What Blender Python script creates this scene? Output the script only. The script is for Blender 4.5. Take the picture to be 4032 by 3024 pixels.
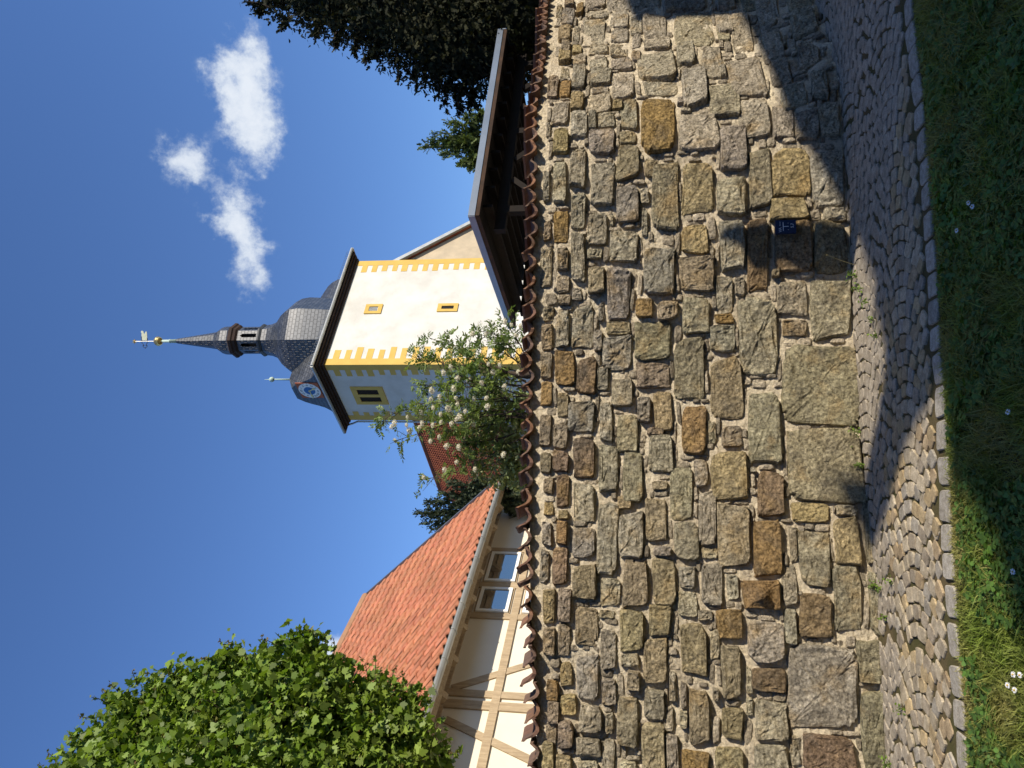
import bpy, bmesh, math, random
import numpy as np
from mathutils import Vector, Matrix, noise
R = math.radians
random.seed(7); rng = np.random.default_rng(7)
for o in list(bpy.data.objects): bpy.data.objects.remove(o)
SC = bpy.context.scene; COL = SC.collection

# ------------------------------------------------------------------ camera
TH = R(9.0); FPX = 3028.0; CAMZ = 1.6
cd = bpy.data.cameras.new('camera'); cam = bpy.data.objects.new('camera', cd); COL.objects.link(cam)
cd.sensor_fit = 'HORIZONTAL'; cd.sensor_width = 36.0; cd.lens = FPX / 4032 * 36.0
cd.clip_start = 0.05; cd.clip_end = 3000
UPV = Vector((0, -math.sin(TH), math.cos(TH))); FWD = Vector((0, math.cos(TH), math.sin(TH))); RGT = Vector((1, 0, 0))
m = Matrix.Identity(4)
for i in range(3):
    m[i][0] = -UPV[i]; m[i][1] = RGT[i]; m[i][2] = -FWD[i]
m[2][3] = CAMZ
cam.matrix_world = m
SC.camera = cam
CAM = np.array([0, 0, CAMZ])

# ------------------------------------------------------------------ light
PHI = R(60.0); EL = R(30.0)
SUN = Vector((math.cos(EL) * math.sin(PHI), -math.cos(EL) * math.cos(PHI), math.sin(EL)))
sl = bpy.data.lights.new('sun', 'SUN'); sl.energy = 5.0; sl.angle = R(0.5); sl.color = (1.0, 0.91, 0.77)
so = bpy.data.objects.new('sun', sl); COL.objects.link(so)
so.rotation_mode = 'QUATERNION'; so.rotation_quaternion = SUN.to_track_quat('Z', 'Y'); so.location = SUN * 60
SKY_STRENGTH = 0.079
SC.view_settings.view_transform = 'Standard'; SC.view_settings.look = 'None'
SC.view_settings.exposure = 0.32; SC.view_settings.gamma = 1.0; SC.view_settings.use_curve_mapping = False
SC.render.resolution_x = 1024; SC.render.resolution_y = 768
SC.render.engine = 'CYCLES'

def ray(x, y):
    """direction of the sight line through a point of the sideways photograph"""
    u = 1512 - y; v = x - 2016
    return np.array([u, FPX * math.cos(TH) + v * math.sin(TH), FPX * math.sin(TH) - v * math.cos(TH)])
def at(x, y, Y):
    d = ray(x, y); return CAM + d * (Y / d[1])
def on_ground(x, y, z=0.0):
    d = ray(x, y); return CAM + d * ((z - CAMZ) / d[2])
def on_plane(x, y, p, n):
    d = ray(x, y); p = np.array(p); n = np.array(n)
    return CAM + d * (((p - CAM) @ n) / (d @ n))

# ------------------------------------------------------------------ world
W = bpy.data.worlds.new('World'); SC.world = W; W.use_nodes = True
nt = W.node_tree; nt.nodes.clear()
def N(t, **kw):
    n = nt.nodes.new(t)
    for k, v in kw.items(): setattr(n, k, v)
    return n
L = lambda a, b: nt.links.new(a, b)
sky = N('ShaderNodeTexSky', sky_type='NISHITA', sun_disc=False)
sky.sun_elevation = EL; sky.sun_rotation = R(120); sky.altitude = 300; sky.air_density = 1.0; sky.dust_density = 0.3; sky.ozone_density = 2.2
hs = N('ShaderNodeMixRGB', blend_type='MULTIPLY'); hs.inputs[0].default_value = 1.0; hs.inputs[2].default_value = (0.98, 1.28, 1.78, 1)   # clear deep blue air
L(sky.outputs[0], hs.inputs[1])
tc = N('ShaderNodeTexCoord')
def math_(op, a, b=None, clamp=False):
    n = N('ShaderNodeMath', operation=op); n.use_clamp = clamp
    for i, q in enumerate((a, b)):
        if q is None: continue
        if isinstance(q, (int, float)): n.inputs[i].default_value = q
        else: L(q, n.inputs[i])
    return n.outputs[0]
wn = N('ShaderNodeTexNoise'); wn.inputs['Scale'].default_value = 11.0; wn.inputs['Detail'].default_value = 8.0; wn.inputs['Roughness'].default_value = 0.6; L(tc.outputs['Generated'], wn.inputs['Vector'])
wv = N('ShaderNodeVectorMath', operation='SUBTRACT'); L(wn.outputs['Color'], wv.inputs[0]); wv.inputs[1].default_value = (.5, .5, .5)
ww = N('ShaderNodeVectorMath', operation='MULTIPLY_ADD'); L(wv.outputs[0], ww.inputs[0]); ww.inputs[1].default_value = (.075, .075, .075); L(tc.outputs['Generated'], ww.inputs[2])
def vdot(vec):
    n = N('ShaderNodeVectorMath', operation='DOT_PRODUCT'); L(ww.outputs[0], n.inputs[0]); n.inputs[1].default_value = tuple(vec)
    return n.outputs['Value']
nz = N('ShaderNodeTexNoise'); nz.inputs['Scale'].default_value = 9.0; nz.inputs['Detail'].default_value = 9.0; nz.inputs['Roughness'].default_value = 0.62
nz.inputs['Distortion'].default_value = 0.35
L(tc.outputs['Generated'], nz.inputs['Vector'])
nz2 = N('ShaderNodeTexNoise'); nz2.inputs['Scale'].default_value = 46.0; nz2.inputs['Detail'].default_value = 7.0; nz2.inputs['Roughness'].default_value = 0.65
L(tc.outputs['Generated'], nz2.inputs['Vector'])
# cloud puffs: direction, half-size across and along (radians)
PUFF = [(940, 230, 95, 120, 1.1), (960, 400, 100, 120, 1.25), (1005, 560, 100, 115, 1.15), (680, 650, 85, 105, 0.85), (750, 610, 60, 95, .65),
        (930, 800, 90, 100, 1.05), (890, 900, 90, 90, .9), (950, 1000, 95, 115, 0.85), (990, 1120, 100, 95, 0.85), (1310, 2560, 75, 75, .95), (1330, 2640, 80, 90, 1.0),
        (1800, 420, 40, 60, .6), (1850, 560, 40, 70, .7)]
tot = None
for (px, py, hx, hy, wgt) in PUFF:
    c = Vector(ray(px, py)).normalized()
    e1 = Vector(ray(px, py + 100)).normalized() - c; e1 = (e1 - c * e1.dot(c)).normalized()
    e2 = c.cross(e1).normalized()
    a = math_('DIVIDE', vdot(e1), hy / FPX * 0.98); b = math_('DIVIDE', vdot(e2), hx / FPX * 0.98)
    r2 = math_('ADD', math_('MULTIPLY', a, a), math_('MULTIPLY', b, b))
    front = math_('GREATER_THAN', vdot(c), 0.5)
    g = math_('MULTIPLY', math_('MULTIPLY', math_('POWER', 2.71828, math_('MULTIPLY', r2, -1.1)), wgt), front)
    tot = g if tot is None else math_('ADD', tot, g)
dens = math_('ADD', math_('ADD', tot, math_('MULTIPLY', math_('SUBTRACT', nz.outputs[0], 0.5), 2.6)), math_('MULTIPLY', math_('SUBTRACT', nz2.outputs[0], 0.5), 2.1))
gate = math_('MULTIPLY', math_('SUBTRACT', tot, 0.10), 3.0, True)
mask = math_('MULTIPLY', math_('MULTIPLY', math_('SUBTRACT', dens, 0.46), 0.88, True), gate)
mr = N('ShaderNodeMapRange'); mr.interpolation_type = 'SMOOTHSTEP'; L(mask, mr.inputs[0]); mr.inputs[4].default_value = 0.90
shade = N('ShaderNodeMapRange'); L(dens, shade.inputs[0]); shade.inputs[1].default_value = 0.7; shade.inputs[2].default_value = 1.9
cc = N('ShaderNodeMixRGB'); L(shade.outputs[0], cc.inputs[0])
cc.inputs[1].default_value = (0.46 / SKY_STRENGTH, 0.54 / SKY_STRENGTH, 0.66 / SKY_STRENGTH, 1)
cc.inputs[2].default_value = (0.70 / SKY_STRENGTH, 0.74 / SKY_STRENGTH, 0.79 / SKY_STRENGTH, 1)
mx = N('ShaderNodeMixRGB'); L(mr.outputs[0], mx.inputs[0]); L(hs.outputs[0], mx.inputs[1]); L(cc.outputs[0], mx.inputs[2])
bg = N('ShaderNodeBackground'); bg.inputs['Strength'].default_value = SKY_STRENGTH; L(mx.outputs[0], bg.inputs['Color'])
wo = N('ShaderNodeOutputWorld'); L(bg.outputs[0], wo.inputs['Surface'])

# ------------------------------------------------------------------ materials
MATS = {}
def mat(name, col, rough=0.85, c2=None, scale=6.0, bump=0.0, bscale=40.0, bdist=0.01, metal=0.0, spec=0.3, objcol=False, detail=6.0,
        fine=0.0, pits=0.0, transl=0.0, c3=None, c3scale=1.5, c3amt=0.5, stretch=None, island=0.0, c4=None):
    if name in MATS: return MATS[name]
    M = bpy.data.materials.new(name); M.use_nodes = True; t = M.node_tree; t.nodes.clear()
    n = lambda ty, **kw: (lambda q: ([setattr(q, k, v) for k, v in kw.items()], q)[1])(t.nodes.new(ty))
    out = n('ShaderNodeOutputMaterial'); b = n('ShaderNodeBsdfPrincipled'); t.links.new(b.outputs[0], out.inputs['Surface'])
    b.inputs['Roughness'].default_value = rough; b.inputs['Metallic'].default_value = metal; b.inputs['Specular IOR Level'].default_value = spec
    tcn = n('ShaderNodeTexCoord'); oi = n('ShaderNodeObjectInfo')
    sh = n('ShaderNodeVectorMath', operation='MULTIPLY_ADD'); t.links.new(oi.outputs['Random'], sh.inputs[0]); sh.inputs[1].default_value = (31, 17, 23)
    t.links.new(tcn.outputs['Object'], sh.inputs[2]); vec = sh.outputs[0]
    if stretch:
        mp = n('ShaderNodeVectorMath', operation='MULTIPLY'); t.links.new(vec, mp.inputs[0]); mp.inputs[1].default_value = stretch; vec = mp.outputs[0]
    def noi(sc, de=6.0, ro=0.6):
        q = n('ShaderNodeTexNoise'); t.links.new(vec, q.inputs['Vector']); q.inputs['Scale'].default_value = sc; q.inputs['Detail'].default_value = de; q.inputs['Roughness'].default_value = ro
        return q.outputs[0]
    def mixc(f, a, bcol, bt='MIX'):
        q = n('ShaderNodeMixRGB', blend_type=bt)
        for i, s in ((0, f), (1, a), (2, bcol)):
            if isinstance(s, tuple): q.inputs[i].default_value = (*s[:3], 1)
            elif isinstance(s, (int, float)): q.inputs[i].default_value = s
            else: t.links.new(s, q.inputs[i])
        return q.outputs[0]
    def ramp(f, lo, hi):
        q = n('ShaderNodeMapRange'); t.links.new(f, q.inputs[0]); q.inputs[1].default_value = lo; q.inputs[2].default_value = hi; return q.outputs[0]
    base = oi.outputs['Color'] if objcol else tuple(col)
    if c2 is not None:
        base = mixc(ramp(noi(scale, detail), 0.35, 0.65), base, tuple(c2), 'MULTIPLY' if objcol else 'MIX')
    if c3 is not None:
        base = mixc(ramp(noi(c3scale, 5.0), 0.5, 0.5 + 0.25), base, mixc(c3amt, base, tuple(c3)))
    if c4 is not None:
        base = mixc(ramp(noi(c3scale * 0.62, 4.0), 0.52, 0.70), base, mixc(0.5, base, tuple(c4)))
    if fine:
        f = n('ShaderNodeMapRange'); t.links.new(noi(bscale * 1.7, 4.0, 0.7), f.inputs[0]); f.inputs[1].default_value = 0.3; f.inputs[2].default_value = 0.7
        f.inputs[3].default_value = 1 - fine; f.inputs[4].default_value = 1 + fine * 0.75
        base = mixc(1.0, base, f.outputs[0], 'MULTIPLY')
    if island:
        gi = n('ShaderNodeNewGeometry'); f = n('ShaderNodeMapRange'); t.links.new(gi.outputs['Random Per Island'], f.inputs[0]); f.inputs[3].default_value = 1 - island; f.inputs[4].default_value = 1 + island
        base = mixc(1.0, base, f.outputs[0], 'MULTIPLY')
    if isinstance(base, tuple): b.inputs['Base Color'].default_value = (*base[:3], 1)
    else: t.links.new(base, b.inputs['Base Color'])
    if bump:
        h = noi(bscale, 8.0, 0.76)
        if pits:
            vo = n('ShaderNodeTexVoronoi'); t.links.new(vec, vo.inputs['Vector']); vo.inputs['Scale'].default_value = bscale * 0.8
            ad = n('ShaderNodeMath', operation='MULTIPLY_ADD'); t.links.new(vo.outputs['Distance'], ad.inputs[0]); ad.inputs[1].default_value = pits; t.links.new(h, ad.inputs[2]); h = ad.outputs[0]
        bn = n('ShaderNodeBump'); bn.inputs['Strength'].default_value = bump; bn.inputs['Distance'].default_value = bdist
        t.links.new(h, bn.inputs['Height']); t.links.new(bn.outputs[0], b.inputs['Normal'])
    if transl:
        tr = n('ShaderNodeBsdfTranslucent')
        if isinstance(base, tuple): tr.inputs[0].default_value = (*base[:3], 1)
        else: t.links.new(mixc(1.0, base, (1.5, 1.6, 0.7), 'MULTIPLY'), tr.inputs[0])
        ms = n('ShaderNodeMixShader'); ms.inputs[0].default_value = transl
        t.links.new(b.outputs[0], ms.inputs[1]); t.links.new(tr.outputs[0], ms.inputs[2]); t.links.new(ms.outputs[0], out.inputs['Surface'])
    MATS[name] = M; return M

M_STONE = mat('sandstone', (0.3, 0.25, 0.18), 0.92, c2=(0.60, 0.59, 0.575), scale=11, bump=1.0, bscale=32, bdist=0.055, objcol=True, fine=0.75, pits=0.5, c4=(0.50, 0.33, 0.13), c3=(0.15, 0.135, 0.11), c3scale=7.5, c3amt=0.62, spec=0.1)
M_PACK = mat('packing_stone', (0.56, 0.48, 0.35), 0.92, c2=(0.42, 0.35, 0.25), scale=5, bump=1.0, bscale=36, bdist=0.045, fine=0.6, pits=0.4, c3=(0.24, 0.20, 0.16), c3scale=8, c3amt=0.6, spec=0.1, island=0.35)
M_MORTAR = mat('lime_mortar', (0.80, 0.69, 0.50), 0.95, c2=(0.70, 0.59, 0.42), scale=2.2, bump=0.9, bscale=34, bdist=0.045, fine=0.3, pits=0.3, c3=(0.26, 0.21, 0.15), c3scale=1.3, c3amt=0.5, spec=0.1)
M_CLAY = mat('old_clay_tile', (0.25, 0.125, 0.075), 0.92, c2=(0.62, 0.66, 0.70), scale=9, bump=0.5, bscale=60, bdist=0.004, fine=0.2, c3=(0.10, 0.085, 0.07), c3scale=6, c3amt=0.8, objcol=True)
M_COBBLE = mat('granite_sett', (0.2, 0.19, 0.17), 0.85, c2=(0.6, 0.58, 0.55), scale=18, bump=0.8, bscale=60, bdist=0.006, objcol=True, fine=0.35, spec=0.25)
M_JOINT = mat('joint_soil', (0.125, 0.095, 0.05), 0.98, c2=(0.08, 0.07, 0.032), scale=4, bump=0.8, bscale=70, bdist=0.006, fine=0.3, spec=0.05, c3=(0.06, 0.075, 0.02), c3scale=2.0, c3amt=0.6)
M_KERB = mat('pale_granite', (0.30, 0.29, 0.265), 0.85, c2=(0.62, 0.6, 0.57), scale=30, bump=0.7, bscale=80, bdist=0.005, objcol=True, fine=0.4, spec=0.25)
M_SOIL = mat('lawn_soil', (0.045, 0.05, 0.016), 0.98, c2=(0.075, 0.062, 0.03), scale=3, bump=0.6, bscale=50, fine=0.3, spec=0.05)
M_BOUNCE = mat('pale_bounce_ground', (0.33, 0.30, 0.25), 0.95, c2=(0.27, 0.25, 0.2), scale=2)  # unseen yard floor, made pale to bounce sunlight onto the tower
M_PLASTER = mat('white_plaster', (0.63, 0.605, 0.55), 0.92, c2=(0.55, 0.525, 0.465), scale=0.9, c3=(0.46, 0.43, 0.37), c3scale=0.45, c3amt=0.45, bump=0.45, bscale=2.6, bdist=0.05, spec=0.1)
M_YELLOW = mat('ochre_paint', (0.60, 0.40, 0.11), 0.9, c2=(0.54, 0.355, 0.095), scale=2, bump=0.25, bscale=12, bdist=0.01, spec=0.1)
M_BEIGE = mat('beige_render', (0.52, 0.42, 0.29), 0.95, c2=(0.40, 0.33, 0.235), scale=1.1, bump=0.3, bscale=20, c3=(0.15, 0.13, 0.11), c3scale=0.32, c3amt=0.7, spec=0.1)
M_INFILL = mat('cream_infill', (0.72, 0.66, 0.535), 0.92, c2=(0.68, 0.62, 0.495), scale=1.5, bump=0.15, bscale=30, bdist=0.004, spec=0.1)
M_OAK = mat('pale_timber', (0.47, 0.365, 0.235), 0.85, c2=(0.34, 0.255, 0.16), scale=3.0, bump=0.6, bscale=10, bdist=0.008, stretch=(9, 9, 1.0), spec=0.15, fine=0.15)
M_DARKWOOD = mat('dark_stained_timber', (0.014, 0.009, 0.006), 0.8, c2=(0.010, 0.007, 0.005), scale=4, bump=0.3, bscale=30, spec=0.2)
M_BROWNWOOD = mat('brown_timber_edge', (0.03, 0.017, 0.010), 0.75, c2=(0.06, 0.03, 0.015), scale=4, bump=0.3, bscale=30, spec=0.2)
M_ZINC = mat('zinc_sheet', (0.20, 0.225, 0.26), 0.4, c2=(0.165, 0.19, 0.22), scale=2, metal=0.6, spec=0.4)
M_GUTTER = mat('grey_zinc_gutter', (0.42, 0.42, 0.39), 0.45, c2=(0.34, 0.34, 0.32), scale=3, metal=0.4, spec=0.4)
M_ROOF = mat('orange_clay_tile', (0.46, 0.185, 0.10), 0.78, c2=(0.82, 0.80, 0.80), scale=3, bump=0.3, bscale=60, bdist=0.003, fine=0.2, c3=(0.24, 0.15, 0.10), c3scale=1.6, c3amt=0.5, objcol=True, spec=0.25)
M_NAVE = mat('red_brown_clay_tile', (0.33, 0.10, 0.045), 0.8, c2=(0.20, 0.055, 0.03), scale=1.4, bump=0.2, bscale=20, fine=0.2, island=0.3, spec=0.2)
M_BLACK = mat('opening_shade_black', (0.012, 0.012, 0.012), 0.9)  # near-black fill stands in for the shade inside openings
M_WHITE = mat('white_paint', (0.78, 0.78, 0.74), 0.5)
M_COPPER = mat('copper_patina', (0.36, 0.47, 0.40), 0.6, c2=(0.45, 0.54, 0.46), scale=6)
M_GOLD = mat('gilding', (0.80, 0.58, 0.24), 0.35, metal=0.9, c2=(0.65, 0.45, 0.18), scale=9)
M_GOLDPLATE = mat('faded_gilt_plate', (0.52, 0.54, 0.38), 0.6, c2=(0.6, 0.6, 0.45), scale=6)
M_IRON = mat('dark_iron', (0.03, 0.035, 0.05), 0.6)
M_SIGN = mat('dark_blue_enamel', (0.012, 0.028, 0.075), 0.4, spec=0.5)
M_SIGNTXT = mat('white_lettering', (0.75, 0.77, 0.78), 0.6)
M_CLKORANGE = mat('orange_clock_board', (0.42, 0.12, 0.055), 0.8)
M_CLKBLUE = mat('blue_clock_centre', (0.045, 0.15, 0.36), 0.7)
M_CORNICE = mat('dark_red_brown_cornice', (0.045, 0.024, 0.017), 0.8, c2=(0.03, 0.018, 0.014), scale=2)
M_BARK = mat('bark', (0.085, 0.062, 0.042), 0.95, c2=(0.05, 0.036, 0.026), scale=8, bump=0.7, bscale=25)
M_PETAL = mat('cream_blossom', (0.80, 0.75, 0.57), 0.8, transl=0.25)
M_PETALW = mat('white_petal', (0.85, 0.85, 0.85), 0.8, transl=0.2)
M_LEAF_HEDGE = mat('maple_leaf', (0.105, 0.175, 0.018), 0.52, c2=(0.19, 0.25, 0.04), scale=2.4, transl=0.30, island=0.5, spec=0.35)
M_LEAF_TIP = mat('bronze_leaf_tip', (0.16, 0.095, 0.035), 0.5, transl=0.25, island=0.35, spec=0.4, c2=(0.13, 0.15, 0.03), scale=3)
M_LEAF_ROWAN = mat('rowan_leaf', (0.14, 0.21, 0.055), 0.5, c2=(0.20, 0.25, 0.075), scale=2.0, transl=0.3, island=0.35, spec=0.4)
M_LEAF_SHRUB = mat('apple_leaf', (0.19, 0.24, 0.075), 0.45, c2=(0.30, 0.32, 0.15), scale=2.0, transl=0.25, island=0.4, spec=0.45)
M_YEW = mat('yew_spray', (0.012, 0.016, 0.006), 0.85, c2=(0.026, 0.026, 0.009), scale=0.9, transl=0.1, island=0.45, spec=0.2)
M_SPRUCE = mat('spruce_needle', (0.032, 0.048, 0.03), 0.7, c2=(0.06, 0.075, 0.04), scale=1.0, transl=0.1, island=0.35, spec=0.2)
M_LARCH = mat('larch_needle', (0.085, 0.12, 0.04), 0.7, c2=(0.12, 0.15, 0.055), scale=1.0, transl=0.2, island=0.35, spec=0.2)
M_GRASS = mat('grass_blade', (0.155, 0.215, 0.03), 0.6, c2=(0.27, 0.24, 0.08), scale=2.6, transl=0.3, island=0.45, spec=0.3)
M_CLOVER = mat('clover_leaf', (0.10, 0.19, 0.03), 0.55, c2=(0.06, 0.12, 0.025), scale=4, transl=0.25, island=0.35, spec=0.35)
M_WEED = mat('weed_leaf', (0.14, 0.21, 0.035), 0.6, transl=0.3, island=0.35, spec=0.3)
M_STRAW = mat('dry_stalk', (0.33, 0.27, 0.12), 0.8)
M_FAC = mat('house_render', (0.6, 0.55, 0.45), 0.9, c2=(0.5, 0.46, 0.38), scale=1)

def slate_material():
    M = bpy.data.materials.new('slate_shingle'); M.use_nodes = True; t = M.node_tree
    b = t.nodes['Principled BSDF']
    uv = t.nodes.new('ShaderNodeUVMap'); uv.uv_map = 'UVMap'
    br = t.nodes.new('ShaderNodeTexBrick'); t.links.new(uv.outputs[0], br.inputs['Vector'])
    br.inputs['Scale'].default_value = 1.0; br.inputs['Brick Width'].default_value = 0.26; br.inputs['Row Height'].default_value = 0.18
    br.inputs['Mortar Size'].default_value = 0.016; br.inputs['Mortar Smooth'].default_value = 0.3
    br.inputs['Color1'].default_value = (0.026, 0.029, 0.034, 1); br.inputs['Color2'].default_value = (0.062, 0.066, 0.072, 1); br.inputs['Mortar'].default_value = (0.008, 0.009, 0.010, 1)
    b.inputs['Roughness'].default_value = 0.40; b.inputs['Specular IOR Level'].default_value = 0.8
    t.links.new(br.outputs['Color'], b.inputs['Base Color'])
    bn = t.nodes.new('ShaderNodeBump'); bn.inputs['Strength'].default_value = 0.7; bn.inputs['Distance'].default_value = 0.03; bn.invert = True
    t.links.new(br.outputs['Fac'], bn.inputs['Height']); t.links.new(bn.outputs[0], b.inputs['Normal'])
    return M
M_SLATE = slate_material()
M_SLATEPLAIN = mat('dark_slate_trim', (0.045, 0.048, 0.054), 0.5, c2=(0.03, 0.032, 0.037), scale=4)
def glass_material():
    M = bpy.data.materials.new('window_glass'); M.use_nodes = True; b = M.node_tree.nodes['Principled BSDF']
    b.inputs['Base Color'].default_value = (0.035, 0.04, 0.045, 1); b.inputs['Roughness'].default_value = 0.03; b.inputs['Specular IOR Level'].default_value = 1.0
    b.inputs['IOR'].default_value = 2.2
    return M
M_GLASS = glass_material()

# ------------------------------------------------------------------ object helpers
def link(o, parent=None):
    COL.objects.link(o)
    if parent is not None: o.parent = parent
    return o
def mesh_data(name, V, F, mats, smooth=False):
    me = bpy.data.meshes.new(name); me.from_pydata([tuple(map(float, v)) for v in V], [], [tuple(map(int, f)) for f in F])
    for q in (mats if isinstance(mats, (list, tuple)) else [mats]): me.materials.append(q)
    if smooth: me.polygons.foreach_set('use_smooth', [True] * len(me.polygons))
    me.update(); return me
def mobj(name, V, F, mats, parent=None, smooth=False):
    return link(bpy.data.objects.new(name, mesh_data(name, V, F, mats, smooth)), parent)
def big_mesh(name, V, nper, mats, parent=None, midx=None, smooth=False):
    """V: (count*nper,3) array, every nper verts one polygon"""
    V = np.asarray(V, dtype=np.float32).reshape(-1, 3); n = len(V) // nper
    me = bpy.data.meshes.new(name); me.vertices.add(len(V)); me.vertices.foreach_set('co', V.ravel())
    me.loops.add(len(V)); me.loops.foreach_set('vertex_index', np.arange(len(V), dtype=np.int32))
    me.polygons.add(n); me.polygons.foreach_set('loop_start', np.arange(0, len(V), nper, dtype=np.int32)); me.polygons.foreach_set('loop_total', np.full(n, nper, dtype=np.int32))
    for q in (mats if isinstance(mats, (list, tuple)) else [mats]): me.materials.append(q)
    if midx is not None: me.polygons.foreach_set('material_index', np.asarray(midx, dtype=np.int32))
    me.update(calc_edges=True); me.validate()
    return link(bpy.data.objects.new(name, me), parent)
def empty(name, loc, label, cat, group=None):
    o = bpy.data.objects.new(name, None); o.location = tuple(loc); o.empty_display_size = 0.2; COL.objects.link(o)
    return tag(o, label, cat, group)
def tag(o, label, cat, group=None):
    o['label'] = label; o['category'] = cat
    if group: o['group'] = group
    return o
def child(o, parent):
    """parent with world coordinates kept"""
    o.parent = parent; o.matrix_parent_inverse = parent.matrix_world.inverted() if parent.type != 'EMPTY' else Matrix.Translation(-Vector(parent.location))
    return o
class MB:
    def __init__(s): s.V = []; s.F = []
    def add(s, V, F):
        k = len(s.V); s.V += [tuple(v) for v in V]; s.F += [tuple(i + k for i in f) for f in F]; return s
    def box(s, o, ax, ay, az):
        """corner origin and three edge vectors"""
        o, ax, ay, az = map(np.array, (o, ax, ay, az))
        V = [o + i * ax + j * ay + k * az for k in (0, 1) for j in (0, 1) for i in (0, 1)]
        return s.add(V, [(0, 2, 3, 1), (4, 5, 7, 6), (0, 1, 5, 4), (2, 6, 7, 3), (0, 4, 6, 2), (1, 3, 7, 5)])
    def beam(s, p, q, w, t, side):
        """beam from p to q, width w across, thickness t along `side` (starts at p/q plane, grows along side)"""
        p, q, side = map(lambda a: np.array(a, float), (p, q, side)); d = q - p; side = side / np.linalg.norm(side)
        wv = np.cross(d, side); wv = wv / np.linalg.norm(wv) * w
        return s.box(p - wv / 2, d, wv, side * t)
    def tube(s, pts, rad, n=7, cap=True):
        pts = [np.array(p, float) for p in pts]; k = len(s.V); prev = None
        for i, p in enumerate(pts):
            d = (pts[min(i + 1, len(pts) - 1)] - pts[max(i - 1, 0)]); d = d / (np.linalg.norm(d) + 1e-9)
            if prev is None: prev = np.cross(d, (0.3, 0.2, 0.9) if abs(d[2]) < 0.9 else (1, 0, 0))
            prev = prev - d * (prev @ d); prev = prev / (np.linalg.norm(prev) + 1e-9); bz = np.cross(d, prev)
            r = rad[i] if hasattr(rad, '__len__') else rad
            for j in range(n):
                a = 2 * math.pi * j / n; s.V.append(tuple(p + (prev * math.cos(a) + bz * math.sin(a)) * r))
        for i in range(len(pts) - 1):
            for j in range(n): s.F.append((k + i * n + j, k + i * n + (j + 1) % n, k + (i + 1) * n + (j + 1) % n, k + (i + 1) * n + j))
        if cap: s.F.append(tuple(k + j for j in reversed(range(n)))); s.F.append(tuple(k + (len(pts) - 1) * n + j for j in range(n)))
        return s
    def lathe(s, c, prof, n=16, rot=0.0):
        """prof: (radius, z) from bottom to top about vertical axis through c"""
        k = len(s.V)
        for r, z in prof:
            for j in range(n):
                a = 2 * math.pi * j / n + rot; s.V.append((c[0] + r * math.cos(a), c[1] + r * math.sin(a), z))
        for i in range(len(prof) - 1):
            for j in range(n): s.F.append((k + i * n + j, k + i * n + (j + 1) % n, k + (i + 1) * n + (j + 1) % n, k + (i + 1) * n + j))
        s.F.append(tuple(k + j for j in reversed(range(n)))); s.F.append(tuple(k + (len(prof) - 1) * n + j for j in range(n)))
        return s
    def build(s, name, m_, parent=None, smooth=False): return mobj(name, s.V, s.F, m_, parent, smooth)
def kid(o, parent):
    o.parent = parent
    if parent.type == 'EMPTY': o.matrix_parent_inverse = Matrix.Translation(-Vector(parent.location))
    return o
def part(mb, name, m_, parent, smooth=False): return kid(mb.build(name, m_, None, smooth), parent)
def nz3(x, y, z): return noise.noise(Vector((x, y, z)))

# ================================================================== wall footprint
WP = [(-9.0, 4.35), (-6.0, 4.70), (-4.0, 4.97), (-2.47, 5.25), (-1.34, 5.48), (-.07, 5.88), (1.36, 6.12), (2.26, 6.42), (3.55, 7.46), (5.0, 8.9), (7.0, 11.2)]
def catmull(P, per=24):
    P = [np.array(p, float) for p in P]; out = []
    for i in range(len(P) - 1):
        p0 = P[max(i - 1, 0)]; p1 = P[i]; p2 = P[i + 1]; p3 = P[min(i + 2, len(P) - 1)]
        for k in range(per):
            t = k / per
            out.append(0.5 * ((2 * p1) + (-p0 + p2) * t + (2 * p0 - 5 * p1 + 4 * p2 - p3) * t * t + (-p0 + 3 * p1 - 3 * p2 + p3) * t ** 3))
    out.append(P[-1]); return np.array(out)
WC = catmull(WP); WS = np.concatenate([[0], np.cumsum(np.linalg.norm(np.diff(WC, axis=0), axis=1))])
WT = np.gradient(WC, axis=0); WT /= np.linalg.norm(WT, axis=1)[:, None]
def wpos(s, z, off=0.0):
    x = np.interp(s, WS, WC[:, 0]); y = np.interp(s, WS, WC[:, 1]); tx = np.interp(s, WS, WT[:, 0]); ty = np.interp(s, WS, WT[:, 1])
    return np.array([x + ty * off, y - tx * off, z])          # outward normal is towards the path
def wall_sz(px, py, off=0.0):
    d = ray(px, py)
    C = WC + np.stack([WT[:, 1], -WT[:, 0]], 1) * off
    cr = d[0] * C[:, 1] - d[1] * C[:, 0]
    i = np.where((cr[:-1] > 0) != (cr[1:] > 0))[0]
    i = i[0]; f = cr[i] / (cr[i] - cr[i + 1]); p = C[i] * (1 - f) + C[i + 1] * f
    return WS[i] * (1 - f) + WS[i + 1] * f, CAMZ + d[2] * (p[1] / d[1])
S0 = 0.3; S1 = WS[-1] - 0.2
TOP = [(3024, 2127), (2700, 2120), (2400, 2100), (2150, 2096), (1800, 2092), (1500, 2098), (1200, 2108), (900, 2112), (600, 2112), (470, 2110), (215, 2146), (0, 2162)]
ts = np.array([wall_sz(x, y, 0.06) for y, x in TOP]); o_ = np.argsort(ts[:, 0]); ts = ts[o_]
def wall_top(s): return float(np.interp(s, ts[:, 0], ts[:, 1]))
def apron(s, z):
    """spilled mortar footing where the wall turns away"""
    sa = wall_sz(3200, 560)[0]; f = min(max((s - sa) / 0.5, 0), 1)
    return f * max(0, 0.16 - z * 0.32) 

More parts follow.
